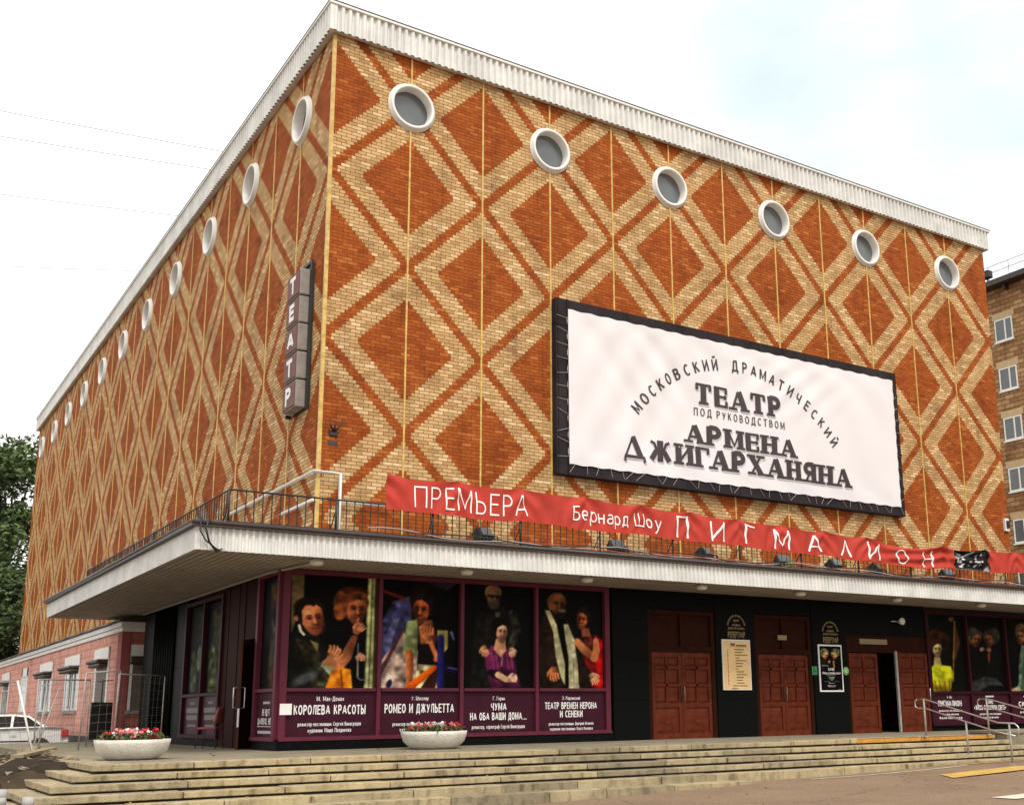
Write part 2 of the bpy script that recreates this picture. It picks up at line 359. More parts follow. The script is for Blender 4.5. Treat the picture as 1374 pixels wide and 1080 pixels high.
# ------------------------------------------------------------------ stroke lettering
def arc(cx, cy, rx, ry, a0, a1, n=9):
    return [(cx+rx*math.cos(R(a0+(a1-a0)*i/n)), cy+ry*math.sin(R(a0+(a1-a0)*i/n))) for i in range(n+1)]
V, H, C = 'v', 'h', 'c'
GL = {
'А': (.74, [(H, [(0, 0), (.36, 1)]), (V, [(.38, 1), (.74, 0)]), (H, [(.14, .3), (.6, .3)])], [(0, 0), (.74, 0)]),
'Б': (.56, [(V, [(0, 0), (0, 1)]), (H, [(0, 1), (.5, 1)]), (C, [(0, .57), (.28, .57)]+arc(.28, .285, .28, .285, 90, -90)+[(0, 0)])], []),
'В': (.56, [(V, [(0, 0), (0, 1)]), (C, [(0, 1), (.26, 1)]+arc(.26, .77, .23, .23, 90, -90)+[(0, .54)]), (C, [(.26, .54)]+arc(.28, .27, .28, .27, 90, -90)+[(0, 0)])], []),
'Г': (.5, [(V, [(0, 0), (0, 1)]), (H, [(0, 1), (.5, 1)])], [(0, 0)]),
'Д': (.66, [(H, [(-.04, -.17), (-.04, 0), (.7, 0), (.7, -.17)]), (V, [(.07, 0), (.15, 1)]), (H, [(.15, 1), (.57, 1)]), (V, [(.57, 0), (.57, 1)])], []),
'Е': (.48, [(V, [(0, 0), (0, 1)]), (H, [(0, 1), (.48, 1)]), (H, [(0, .52), (.42, .52)]), (H, [(0, 0), (.48, 0)])], []),
'Ж': (1.02, [(V, [(.51, 0), (.51, 1)]), (H, [(.02, 1), (.2, .9), (.32, .55), (.51, .5)]), (H, [(1.0, 1), (.82, .9), (.7, .55), (.51, .5)]), (C, [(0, 0), (.3, .5)]), (C, [(1.02, 0), (.72, .5)])], []),
'З': (.5, [(C, arc(.22, .76, .24, .24, 150, -90)+[(.12, .52)]), (C, arc(.22, .26, .27, .26, 90, -150))], []),
'И': (.64, [(V, [(0, 0), (0, 1)]), (V, [(.64, 0), (.64, 1)]), (H, [(.02, .08), (.62, .92)])], [(0, 0), (0, 1), (.64, 0), (.64, 1)]),
'Й': (.64, [(V, [(0, 0), (0, 1)]), (V, [(.64, 0), (.64, 1)]), (H, [(.02, .08), (.62, .92)]), (H, arc(.32, 1.3, .17, .12, 190, 350))], []),
'К': (.58, [(V, [(0, 0), (0, 1)]), (H, [(.54, 1), (.04, .46)]), (V, [(.17, .58), (.58, 0)])], [(0, 0), (0, 1)]),
'Л': (.62, [(H, [(0, 0), (.07, .05), (.14, .5), (.15, 1)]), (H, [(.15, 1), (.6, 1)]), (V, [(.6, 0), (.6, 1)])], []),
'Λ': (.64, [(H, [(0, 0), (.31, 1)]), (V, [(.33, 1), (.64, 0)])], []),
'М': (.78, [(V, [(0, 0), (0, 1)]), (H, [(.02, 1), (.39, .12), (.76, 1)]), (V, [(.78, 0), (.78, 1)])], [(0, 0), (.78, 0), (0, 1), (.78, 1)]),
'Н': (.6, [(V, [(0, 0), (0, 1)]), (V, [(.6, 0), (.6, 1)]), (H, [(0, .52), (.6, .52)])], [(0, 0), (0, 1), (.6, 0), (.6, 1)]),
'О': (.68, [(C, arc(.34, .5, .34, .5, 0, 360, 22))], []),
'П': (.6, [(V, [(0, 0), (0, 1)]), (V, [(.6, 0), (.6, 1)]), (H, [(0, 1), (.6, 1)])], []),
'Р': (.54, [(V, [(0, 0), (0, 1)]), (C, [(0, 1), (.26, 1)]+arc(.26, .735, .27, .265, 90, -90)+[(0, .47)])], [(0, 0)]),
'С': (.58, [(C, arc(.34, .5, .34, .5, 48, 312, 16))], []),
'Т': (.58, [(V, [(.29, 0), (.29, 1)]), (H, [(0, 1), (.58, 1)])], [(.29, 0)]),
'У': (.6, [(H, [(.6, 1), (.33, .25), (.2, .02), (.04, .02)]), (V, [(0, 1), (.33, .3)])], []),
'Ф': (.78, [(V, [(.39, -.05), (.39, 1.05)]), (C, arc(.39, .53, .39, .33, 0, 360, 20))], []),
'Х': (.64, [(V, [(.02, 1), (.62, 0)]), (H, [(.6, 1), (.02, 0)])], [(.02, 1), (.62, 0), (.6, 1), (.02, 0)]),
'Ц': (.64, [(V, [(0, 0), (0, 1)]), (V, [(.56, 0), (.56, 1)]), (H, [(0, 0), (.66, 0), (.66, -.17)])], []),
'Ч': (.54, [(V, [(.54, 0), (.54, 1)]), (H, [(0, 1), (0, .62)]+arc(.2, .62, .2, .2, 180, 270)+[(.54, .42)])], []),
'Ш': (.86, [(V, [(0, 0), (0, 1)]), (V, [(.43, 0), (.43, 1)]), (V, [(.86, 0), (.86, 1)]), (H, [(0, 0), (.86, 0)])], []),
'Щ': (.9, [(V, [(0, 0), (0, 1)]), (V, [(.41, 0), (.41, 1)]), (V, [(.82, 0), (.82, 1)]), (H, [(0, 0), (.93, 0), (.93, -.17)])], []),
'Ь': (.54, [(V, [(0, 0), (0, 1)]), (C, [(0, .57), (.26, .57)]+arc(.26, .285, .28, .285, 90, -90)+[(0, 0)])], []),
'Ы': (.8, [(V, [(0, 0), (0, 1)]), (C, [(0, .57), (.22, .57)]+arc(.22, .285, .26, .285, 90, -90)+[(0, 0)]), (V, [(.8, 0), (.8, 1)])], []),
'Э': (.58, [(C, arc(.24, .5, .34, .5, 132, -132, 16)), (H, [(.16, .52), (.56, .52)])], []),
'Ю': (.88, [(V, [(0, 0), (0, 1)]), (H, [(0, .5), (.26, .5)]), (C, arc(.56, .5, .31, .5, 0, 360, 20))], []),
'Я': (.56, [(V, [(.56, 0), (.56, 1)]), (C, [(.56, 1), (.29, 1)]+arc(.29, .74, .27, .26, 90, 270)+[(.56, .48)]), (H, [(.3, .48), (.02, 0)])], [(.56, 0), (.02, 0), (.56, 1)]),
'а': (.46, [(C, [(.03, .64), (.14, .7), (.3, .7), (.42, .6), (.44, .5), (.44, 0)]), (C, [(.44, .4), (.2, .4)]+arc(.2, .2, .2, .2, 90, 270)+[(.36, .03), (.44, .14)])], []),
'б': (.5, [(C, arc(.25, .34, .25, .34, 0, 360, 16)), (C, [(0, .34), (.02, .72), (.16, .92), (.46, 1)])], []),
'е': (.48, [(C, [(0, .36), (.48, .36)]+arc(.24, .35, .24, .35, 0, 310, 14))], []),
'р': (.5, [(V, [(0, -.28), (0, .7)]), (C, arc(.25, .35, .25, .35, 0, 360, 16))], []),
'у': (.46, [(H, [(.46, .7), (.2, -.12), (.1, -.28), (0, -.28)]), (V, [(0, .7), (.24, .06)])], []),
'ф': (.6, [(V, [(.3, -.28), (.3, 1)]), (C, arc(.3, .35, .3, .35, 0, 360, 16))], []),
'.': (.08, [(V, [(.04, 0), (.04, .14)])], []), ',': (.08, [(V, [(.05, .1), (0, -.12)])], []),
'-': (.26, [(H, [(0, .42), (.26, .42)])], []), '«': (.4, [(H, [(.18, .7), (0, .45), (.18, .2)]), (H, [(.4, .7), (.22, .45), (.4, .2)])], []),
'»': (.4, [(H, [(0, .7), (.18, .45), (0, .2)]), (H, [(.22, .7), (.4, .45), (.22, .2)])], []),
}
SMALL = 'вгджзийклмнопстхцчшщьыэюя'
def ribbon(pts, w, closed=False):
    P = [Vector((p[0], p[1])) for p in pts]
    P = [p for i, p in enumerate(P) if i == 0 or (p-P[i-1]).length > 1e-6]
    if len(P) > 2 and (P[0]-P[-1]).length < 1e-5: closed = True; P = P[:-1]
    n = len(P); out = []
    for i in range(n):
        a = P[i-1] if (i > 0 or closed) else None; b = P[(i+1) % n] if (i < n-1 or closed) else None
        d1 = (P[i]-a).normalized() if a is not None else (b-P[i]).normalized()
        d2 = (b-P[i]).normalized() if b is not None else d1
        t = d1+d2; t = t.normalized() if t.length > 1e-4 else d1
        nrm = Vector((-t.y, t.x)); k = min(1.6, 1/max(.4, nrm.dot(Vector((-d1.y, d1.x)))))
        out.append((P[i]+nrm*w/2*k, P[i]-nrm*w/2*k))
    if closed: out.append(out[0])
    return out
def glyph(ch):
    if ch in GL: return GL[ch], 1
    if ch in SMALL: return GL[ch.upper()], .7
    return None, 1
def text_width(s, wx, tv, sp):
    x = 0
    for ch in s:
        g, k = glyph(ch)
        x += (.42*wx+tv if g is None else g[0]*k*wx+tv+sp)
    return x-sp
def text(mb, s, h, fn, wx=1, tv=.13, th=None, tc=None, sp=.12, cx=None, x=0, y=0, serif=0, fit=None, lift=.003, sub=None, mi=0, fit_only=False):
    """lettering of cap height h; fn(s, t, d) maps the sheet's metres (d = lift off it) into the scene; fit = total width in metres"""
    th = tv if th is None else th; tc = tv if tc is None else tc
    w = text_width(s, wx, tv, sp)
    hx = (fit/w) if fit else h
    if cx is not None: x = cx-w*hx/2
    pen = 0; k = 0
    for ch in s:
        g, sc = glyph(ch)
        if g is None: pen += .42*wx+tv; continue
        gw, strokes, serifs = g
        def put(pts, wd, lvl):
            nonlocal k
            rb = ribbon(pts, wd)
            d = lift+.0012*lvl
            for (a, b), (c, e) in zip(rb[:-1], rb[1:]):
                n = 1 if not sub else max(1, int(((a-c).length*h)/sub+.5))
                for q in range(n):
                    f0, f1 = q/n, (q+1)/n
                    A = a.lerp(c, f0); B = b.lerp(e, f0); Cc = a.lerp(c, f1); E = b.lerp(e, f1)
                    mb.quad([fn(x+p.x*hx, y+p.y*h, d) for p in (A, B, E, Cc)], mi)
        for si, (kd, pts) in enumerate(strokes):
            wd = {'v': tv, 'h': th, 'c': tc}[kd]
            P = []
            vert = len(pts) == 2 and abs(pts[0][0]-pts[1][0]) < .01
            for (a, b) in pts:
                yy = b*sc
                if not vert: yy = (th/2+yy*(1-th)) if 0 <= b <= 1 else yy
                P.append((pen+tv/2+a*sc*wx, yy))
            if kd == 'h' and len(P) == 2 and abs(P[0][1]-P[1][1]) < 1e-4:
                e = tv/2 if len(pts) == 2 and ch in 'ТГЕП' else 0
                P = [(P[0][0]-(e if ch in 'ТП' else 0), P[0][1]), (P[1][0]+e, P[1][1])]
                if serif and ch in 'ТГЕ':
                    for px in ((P[0][0]+th/2,) if ch == 'Т' else ())+(P[1][0]-th/2,):
                        up = pts[0][1] > .9; mid_ = .2 < pts[0][1] < .9
                        put([(px, P[0][1]+(.1 if mid_ else 0)), (px, P[0][1]-(.1 if mid_ else .26)*(1 if up or mid_ else -1))], th*1.15, 4)
            put(P, wd, si % 4)
        if serif:
            for (a, b) in serifs:
                c0 = pen+tv/2+a*wx; yy = th/2 if b == 0 else 1-th/2
                put([(c0-tv/2-serif, yy), (c0+tv/2+serif, yy)], th, 5)
        pen += gw*sc*wx+tv+sp
        if serif and ch == 'Г': pen -= .12
    return mb
def front(x0, y0, z0):                      # sheet on a wall that faces -Y
    return lambda s, t, d: (x0+s, y0-d, z0+t)
def left(x0, y0, z0):                       # sheet on a wall that faces -X (reads towards -Y)
    return lambda s, t, d: (x0-d, y0-s, z0+t)

# ------------------------------------------------------------------ setting: ground
ZP = .87
def zroad(x): return .12+.0195*(max(-14, min(20, x))-6)
def ground():
    xs = [-900, -300, -120, -60, -30]+[-20+i for i in range(0, 61)]+[50, 70, 120, 300, 900]
    ys = [-600, -200, -90, -50]+[-35+1.5*i for i in range(0, 50)]+[50, 70, 120, 300, 900]
    P = [[(x, y, zroad(x)+(.012*math.sin(x*.9+y*.7) if abs(x) < 30 and abs(y) < 34 else 0)) for y in ys] for x in xs]
    return MB().grid(P)
tag(ground().build('road', M_ASPH), kind='structure')
def sheet(name, poly, m, dz=.016):
    return tag(MB().quad([(x, y, zroad(x)+.012*math.sin(x*.9+y*.7)+dz) for x, y in poly]).build(name, m), kind='structure')
def strip_on_road(name, x0, x1, y, w, m):
    mb = MB(); n = int((x1-x0)/.5)+1
    P = [[(x0+(x1-x0)*i/n, y+w*(j-.5)+.015*math.sin(i*1.3), zroad(x0+(x1-x0)*i/n)+.012*math.sin((x0+(x1-x0)*i/n)*.9+(y+w*(j-.5))*.7)+.012) for j in (0, 1)] for i in range(n+1)]
    return tag(mb.grid(P).build(name, m), kind='structure')

# stairs : five stone courses round the terrace
NST, TRD, RIS = 5, .35, .132
YF, XL, XR = -4.92, -5.25, 16.95
stairs = thing('stone_steps', 'long flight of weathered sandy stone steps in front of the theatre doors', 'steps', (0, YF, 0))
def wloc(o, p):                              # part built in world coordinates under an Empty that stands elsewhere
    o.location = -Vector(p.location); return o
def step(i):
    z = ZP-RIS*i; y0 = YF-TRD*i; x0 = XL-.34*i; x1 = XR+.25*i
    mb = MB(); q = random.Random(i+3); x = x0
    while x < x1-.01:
        l = min(q.uniform(1.3, 2.4), x1-x)
        if x1-x-l < .5: l = x1-x
        j = q.uniform(-.008, .008); jy = q.uniform(-.022, .018)
        mb.box(x+.008, x+l-.008, y0+jy, y0+.52, z-(.097 if i < 4 else .33), z+j); x += l
    y = y0+.53
    while y < -2.7:
        l = q.uniform(.9, 1.6); j = q.uniform(-.008, .008)
        mb.box(x0+q.uniform(-.012, .012), x0+.5, y+.006, y+l-.006, z-.097, z+j); y += l
    o = wloc(mb.build('step', M_STONE, stairs, bevel=.012), stairs)
    c = MB().box(x0+.09, x1-.02, y0+.09, -2.2, z-.4, z-.0985).build('riser', M_STONESHADE, o)
    return o
steps = [step(i) for i in range(NST)]
pe = MB()
for a, b in ((11.75, 14.0), (14.05, 16.85)): pe.box(a, b, YF-.018, YF+.02, ZP-.092, ZP-.012); pe.box(a, b, YF-.016, YF+.05, ZP+.006, ZP+.009)
pe.build('painted_edge', M_YPAINT, steps[0])
tag(MB().box(-4.9, 40, YF+.51, 14, .2, ZP-.006).build('terrace', M_PLAZA), kind='structure')
# kerb strip at the foot of the steps and road markings
mb = MB(); x = -9.
q = random.Random(5)
while x < 5.2:
    l = q.uniform(1.2, 2); mb.box(x, x+l-.015, YF-TRD*4-.42, YF-TRD*4+.1, zroad(x)-.3, ZP-RIS*5+.01-.003*x); x += l
tag(mb.build('kerb', M_STONE, bevel=.01), kind='structure')
strip_on_road('road_marking', 8.2, 13.2, -6.9, .08, M_WLINE)
strip_on_road('road_marking', 13.2, 24, -6.72, .10, M_YLINE)
sheet('road_marking', [(10.75, -8.1), (10.05, -9.0), (17.5, -8.3), (18.5, -7.3)], M_YLINE)
sheet('road_marking', [(7.2, -12.0), (7.2, -12.45), (9.5, -12.6), (9.6, -12.1)], M_WLINE)
sheet('road_marking', [(15.4, -8.35), (18, -8.1), (19, -7.9), (16, -7.9)], M_WLINE, .02)

# mound of rubble and dirt beside the steps
def mound_e(y):
    if y > 4: return math.exp(-((y-4)/4.6)**2)
    t = min(1, max(0, (y+5.6)/3.2)); return t*t*(3-2*t)
def mound():
    P = []
    for i in range(56):
        x = -19+i*(18.0/55); row = []
        for j in range(100):
            y = -9+j*(52.0/99)
            s = min(1, max(0, (x+10)/6)); s = s*s*(3-2*s)
            yc = 5.0 if y > 5.0 else y
            e = mound_e(y)
            edge = max(0, min(1, (y+8.6)/2))*max(0, min(1, (42.9-y)/2))*max(0, min(1, (x+18.8)/2))
            lump = .045*math.sin(x*2.1+y*1.3)+.05*math.sin(x*.9-y*2.3+1)+.03*math.sin(x*4.7+y*3.1)
            z = zroad(x)-.10+(1.0*s*e+lump*(.4+e)*s+.11)*edge
            t = min(1, max(0, (y-5)/7)); z += .20*t*t*(3-2*t)-.4*(1-edge)
            row.append((x, y, min(z, .84)))
        P.append(row)
    return MB().grid(P)
tag(mound().build('dirt_mound', M_DIRT), kind='structure')

# ------------------------------------------------------------------ theatre
TW, TD, ZB, ZC = 25.35, 47.2, 18.25, 18.96
th = thing('theatre_building', 'large brick theatre with cream and rust diamond pattern, round windows and white cornice', 'building')
def part(mb, name, m, parent=None, **k): return mb.build(name, m, parent or th, **k)
# brick box: front and side (two materials, one wall mesh)
def holed(L, centres, zc, z0, z1, fn, mi, mb, hw=1.0, r=.60):
    """wall of length L with round openings; fn(u, z) -> point"""
    mb.quad([fn(0, z0), fn(L, z0), fn(L, zc-hw), fn(0, zc-hw)], mi); mb.quad([fn(0, zc+hw), fn(L, zc+hw), fn(L, z1), fn(0, z1)], mi)
    u = 0
    for c in list(centres)+[None]:
        e = L if c is None else c-hw
        mb.quad([fn(u, zc-hw), fn(e, zc-hw), fn(e, zc+hw), fn(u, zc+hw)], mi)
        if c is None: break
        for i in range(40):
            q = []
            for t in (2*math.pi*i/40, 2*math.pi*(i+1)/40):
                k = hw/max(abs(math.cos(t)), abs(math.sin(t))); q.append((fn(c+r*math.cos(t), zc+r*math.sin(t)), fn(c+k*math.cos(t), zc+k*math.sin(t))))
            mb.quad([q[0][0], q[0][1], q[1][1], q[1][0]], mi)
        u = c+hw
mb = MB()
holed(TW, [2.12+4.2*k for k in range(6)], 16.82, 4.6, ZB+.1, lambda u, z: (u, 0, z), 0, mb)
holed(TD, [2.1+4.31*k for k in range(11)], 16.82, 4.0, ZB+.1, lambda u, z: (0, u, z), 1, mb)
mb.quad([(0, 12.0, .2), (0, TD, .2), (0, TD, 4.0), (0, 12.0, 4.0)], 1)
mb.quad([(TW, 0, .2), (TW, TD, .2), (TW, TD, ZB+.1), (TW, 0, ZB+.1)], 1)
mb.quad([(TW, TD, .2), (0, TD, .2), (0, TD, ZB+.1), (TW, TD, ZB+.1)], 0)
part(mb, 'brick_wall', [M_BF, M_BL])
part(MB().box(-.05, TW+.05, -.05, TD, ZC-.25, ZC+.02), 'roof', M_ROOF)
# corrugated cornice
def corrugate(p0, p1, nrm, z0, z1, pitch, amp):
    p0, p1 = Vector(p0), Vector(p1); d = p1-p0; n = int(d.length/pitch); P = []
    for i in range(n):
        for f, a in ((0, 0), (.22, amp), (.55, amp), (.78, 0)):
            q = p0+d*((i+f)/n)+Vector(nrm)*a; P.append([(q.x, q.y, z0), (q.x, q.y, z1)])
    q = p1; P.append([(q.x, q.y, z0), (q.x, q.y, z1)])
    return P
cn = MB()
cn.grid(corrugate((-.14, -.14, 0), (TW+.1, -.14, 0), (0, -1, 0), ZB-.06, ZC-.07, .19, .07), smooth=False)
cn.grid(corrugate((-.14, TD, 0), (-.14, -.14, 0), (-1, 0, 0), ZB-.06, ZC-.07, .19, .07), smooth=False)
cn.quad([(-.16, -.16, ZB-.05), (TW+.1, -.16, ZB-.05), (TW+.1, 0, ZB-.02), (0, 0, ZB-.02)])
cn.quad([(-.16, -.16, ZB-.05), (0, 0, ZB-.02), (0, TD, ZB-.02), (-.16, TD, ZB-.05)])
cn.box(TW+.1, TW+.16, -.17, .6, ZB-.05, ZC-.08); cn.box(-.21, -.11, -.21, -.11, ZB-.07, ZC-.07)
part(cn, 'cornice', M_WHITE, fix=False)
part(MB().box(-.24, TW+.22, -.24, .12, ZC-.07, ZC-.005).box(-.24, .12, .12, TD, ZC-.07, ZC-.005), 'coping', M_WMETAL)
part(MB().box(-.25, TW+.23, -.25, .14, ZC-.003, ZC+.022).box(-.25, .14, .14, TD, ZC-.003, ZC+.022), 'coping_edge', M_IRON)
part(MB().box(4, TW-2, .5, .56, ZC+.02, ZC+.30), 'roof_flashing', mat('blue_grey_metal', (.42, .50, .58), .5))
# glazed vertical strips dividing the brickwork
def strip(x, y, w, ax):
    win = (ax == 'x' and round(x/HX) % 2 == 1) or (ax == 'y' and round(y/2.155) % 2 == 1)
    for (z, top) in (((5.0, 16.20), (17.44, ZB-.06)) if win else ((5.0, ZB-.06),)):
        mb = MB(); q = random.Random(int(x*10+y*7+z)); l = .27
        while z < top-1e-4:
            e = min(z+l, top); j = q.uniform(0, .006)
            if ax == 'x': mb.box(x-w/2, x+w/2, y-.022-j, y, z+.003, e)
            elif ax == 'y': mb.box(x-.022-j, x, y-w/2, y+w/2, z+.003, e)
            else: mb.box(x-.03-j, x+w, y-.03-j, y+w, z+.003, e)
            z = e
        part(mb, 'tile_strip', M_YEL)
for k in range(1, 12): strip(HX*k, 0, .045, 'x')
for k in range(1, 22): strip(0, 2.155*k, .036, 'y')
strip(0, 0, .05, 'c')
# round windows
def porthole(c, ax):
    s = -1
    prof = [(.51, .24), (.525, -.10), (.535, -.115), (.585, -.115), (.605, -.10), (.61, -.03), (.655, -.025), (.655, .012)]
    if ax == 'y': o = part(MB().lathe(prof, c, 44, axis='y'), 'round_window', M_RING)
    else: o = part(MB().lathe(prof, c, 44, axis='x'), 'round_window', M_RING)
    g = MB(); pts = []
    for i in range(40):
        t = 2*math.pi*i/40
        pts.append((c[0]+.53*math.cos(t), c[1]+.15, c[2]+.53*math.sin(t)) if ax == 'y' else (c[0]+.15, c[1]+.53*math.cos(t), c[2]+.53*math.sin(t)))
    g.quad(pts).build('pane', M_DGLASS, o)
for k in range(6): porthole((2.12+4.2*k, 0, 16.82), 'y')
for k in range(11): porthole((0, 2.1+4.31*k, 16.82), 'x')

# canopy
CX, CY, CB, CT, CL = -3.29, -2.6, 4.68, 5.12, 14.76
can = part(MB().box(CX+.03, 36, CY+.03, -.0, CB+.07, CT-.02).box(CX+.03, -.0, .0, CL-.03, CB+.07, CT-.02), 'canopy', M_BROWN)
fa = MB()
fa.grid(corrugate((CX, CY, 0), (36, CY, 0), (0, -1, 0), CB, CT, .13, .04), smooth=False)
fa.grid(corrugate((CX, CL, 0), (CX, CY, 0), (-1, 0, 0), CB, CT, .10, .012), smooth=False)
fa.grid(corrugate((0, CL, 0), (CX, CL, 0), (0, 1, 0), CB, CT, .10, .012), smooth=False)
fa.box(CX-.022, CX+.02, CY-.022, CY+.02, CB-.004, CT)
for k in range(9): fa.box(1.2+4.1*k, 1.2+4.1*k+.02, CY-.030, CY, CB, CT)
fa.build('fascia', M_WHITE, can, fix=False)
# soffit boards: ribs along Y
sf = MB(); P = []
x = CX+.03
while x < 36:
    ye = CL-.04 if x < -.3 else -.3
    for dx, z in ((0, CB+.018), (.115, CB+.018), (.12, CB+.062), (.155, CB+.062)): P.append([(x+dx, CY+.02, z), (x+dx, ye, z)])
    x += .16
sf.grid(P, smooth=False); sf.build('soffit', M_SOFF, can, fix=False)
gt = MB().box(CX-.12, 36, CY-.12, CY+.16, CT+.002, CT+.055).box(CX-.12, CX+.16, CY+.16, CL+.02, CT+.002, CT+.055)
gt.tube([(CX-.1, CL, CT+.075), (CX-.1, CY-.1, CT+.075), (36, CY-.1, CT+.075)], .05, 8)
gt.build('gutter', M_BROWN, can)
MB().box(-2.2, 36, CY+.15, -.02, CT+.056, CT+.10).box(CX+.2, -.02, -.02, CL, CT+.056, CT+.10).build('canopy_roof', M_ROOF, can)

# ground floor
GX, GY, GB = -.89, -.59, ZP-.02
# dark granite front with openings left for doors: butt-jointed blocks
def granite(x0, x1, z0=GB, z1=CB+.02, y=GY, d=.5): return (x0, x1, y, y+d, z0, z1)
gr = MB()
for (a, b, zb) in ((7.72, 8.86, GB), (11.14, 12.58, GB), (14.78, 16.2, GB), (8.86, 11.14, 4.22), (12.58, 14.78, 4.22), (16.2, 19.75, 3.72)): gr.box(*granite(a, b, zb))
# joints of the slabs, as real narrow grooves between raised plates
for (a, b) in ((7.72, 8.86), (11.14, 12.58), (14.78, 16.2)):
    z = GB+.004
    for hh in (1.02, 1.02, 1.02, .70):
        gr.box(a+.008, b-.008, GY-.02, GY-.002, z+.006, z+hh-.006); z += hh
part(gr, 'granite_wall', M_GRAN); gr = MB()
gr.box(GX+.05, -.02, 7.12, 12.22, GB, CB+.02)
for (a, b) in ((7.2, 8.3), (10.9, 12.15)):
    z = GB
    for hh in (1.02, 1.02, 1.75): gr.box(GX+.02, GX+.048, a, b, z+.006, z+hh-.006); z += hh
part(gr, 'granite_wall', M_GRAN)
rb = MB()
for k in range(9): rb.tube([(GX-.0, 8.45+.27*k, GB), (GX-.0, 8.45+.27*k, CB+.02)], .055, 8)
part(rb, 'ribbed_panel', M_GRAN)
part(MB().box(GX+.25, 8, GY+.2, GY+.5, GB, CB+.02).box(19.2, 36, GY+.2, GY+.5, GB, CB+.02).box(GX+.25, GX+.5, GY+.5, 7.2, GB, CB+.02).box(8.8, 19.8, GY+2.6, GY+2.8, GB, CB).box(-.6, 35, -.0, .06, CB+.03, CB+.06), 'lobby_wall', M_BLACK)
part(MB().box(GX-.02, 7.68, GY-.06, GY+.19, GB, 1.10).box(GX-.02, GX+.24, GY+.19, .95, GB, 1.10), 'plinth', M_GRAN)
part(MB().box(GX-.0, GX+.24, 3.72, 7.1, GB, 1.10), 'plinth', M_GRAN); part(MB().box(19.75, 36, GY-.02, GY+.19, GB, 1.06), 'plinth', M_GRAN)

# doors of mahogany
def leaf(w, h, flip=False):
    mb = MB(); d = .05
    mb.box(0, w, 0, d, 0, h)
    st = .11
    def fr(x0, x1, z0, z1): mb.box(x0, x1, -.034, 0, z0, z1)
    fr(0, st, 0, h); fr(w-st, w, 0, h)
    zs = [0, .12, .80, .92, 1.38, 1.44, 1.88, 1.94, h-.12, h]
    for a, b in ((0, .14), (.80, .92), (1.34, 1.41), (1.80, 1.87), (h-.12, h)): fr(st, w-st, a, b)
    mid = w/2
    fr(mid-.03, mid+.03, .92, h-.12)
    def panel(x0, x1, z0, z1, k=.05):
        f = [(x0+k, -.024, z0+k), (x1-k, -.024, z0+k), (x1-k, -.024, z1-k), (x0+k, -.024, z1-k)]; g = [(x0+.012, -.001, z0+.012), (x1-.012, -.001, z0+.012), (x1-.012, -.001, z1-.012), (x0+.012, -.001, z1-.012)]
        mb.quad(f)
        for i in range(4): j = (i+1) % 4; mb.quad([g[i], g[j], f[j], f[i]])
    for a, b in ((.92, 1.34), (1.41, 1.80), (1.87, h-.12)):
        panel(st, mid-.03, a, b); panel(mid+.03, w-st, a, b)
    panel(st, w-st, .14, .80, .10)
    c = w/2; zc = .47; s = .13
    mb.quad([(c-s, -.027, zc), (c, -.040, zc-s), (c+s, -.027, zc), (c, -.040, zc+s)])
    return mb
def door(x0, x1, plate=None, leaves=2):
    fr = MB(); H0, H1 = 3.10, 4.20
    fr.box(x0, x0+.13, GY+.02, GY+.22, GB, H1); fr.box(x1-.13, x1, GY+.02, GY+.22, GB, H1)
    fr.box(x0+.13, x1-.13, GY+.02, GY+.22, H0, H0+.15); fr.box(x0+.13, x1-.13, GY+.02, GY+.22, H1-.12, H1)
    fr.box((x0+x1)/2-.04, (x0+x1)/2+.04, GY+.03, GY+.2, H0+.15, H1-.12)
    o = part(fr, 'door', M_DOORD)
    MB().box(x0+.13, x1-.13, GY+.10, GY+.14, H0+.15, H1-.12).build('transom_panel', M_DOORD, o)
    w = (x1-x0-.26)/2-.006; h = H0-GB-.02
    for k in range(2):
        l = leaf(w, h).build('door_leaf', M_DOOR, o, fix=False); l.location = (x0+.13+k*(w+.012), GY+.09, GB+.012)
        hx = x0+.13+(w-.05 if k == 0 else w+.06)
        hd = MB().tube([(hx, GY+.055, GB+.95), (hx, GY+.02, GB+.97), (hx, GY+.02, GB+1.33), (hx, GY+.055, GB+1.35)], .014, 8).build('handle', M_BRASS if k else M_IRON, o)
    return o
door(8.86, 11.14); d2 = door(12.58, 14.78)
# third doorway: one leaf shut, one folded open against the wall, dark lobby beyond
fr = MB().box(16.2, 16.3, GY+.02, GY+.22, GB, 3.72).box(19.65, 19.75, GY+.02, GY+.22, GB, 3.72).box(16.3, 19.65, GY+.02, GY+.22, 3.22, 3.72)
d3 = part(fr, 'door', M_DOORD)
l = leaf(1.22, 2.33).build('door_leaf', M_DOOR, d3, fix=False); l.location = (16.3, GY+.06, GB+.012)
l = leaf(1.36, 2.36).build('door_leaf', M_DOOR, d3, fix=False); l.location = (18.28, GY-.09, GB+.012); l.rotation_euler = (0, 0, R(1.5))
MB().box(18.19, 18.27, GY-.11, GY-.05, GB+.01, GB+2.42).build('door_edge', M_GALV, d3)
MB().tube([(19.58, GY-.10, GB+.9), (19.58, GY-.17, GB+.92), (19.58, GY-.17, GB+1.3), (19.58, GY-.10, GB+1.32)], .015).build('handle', M_STEEL, d3)
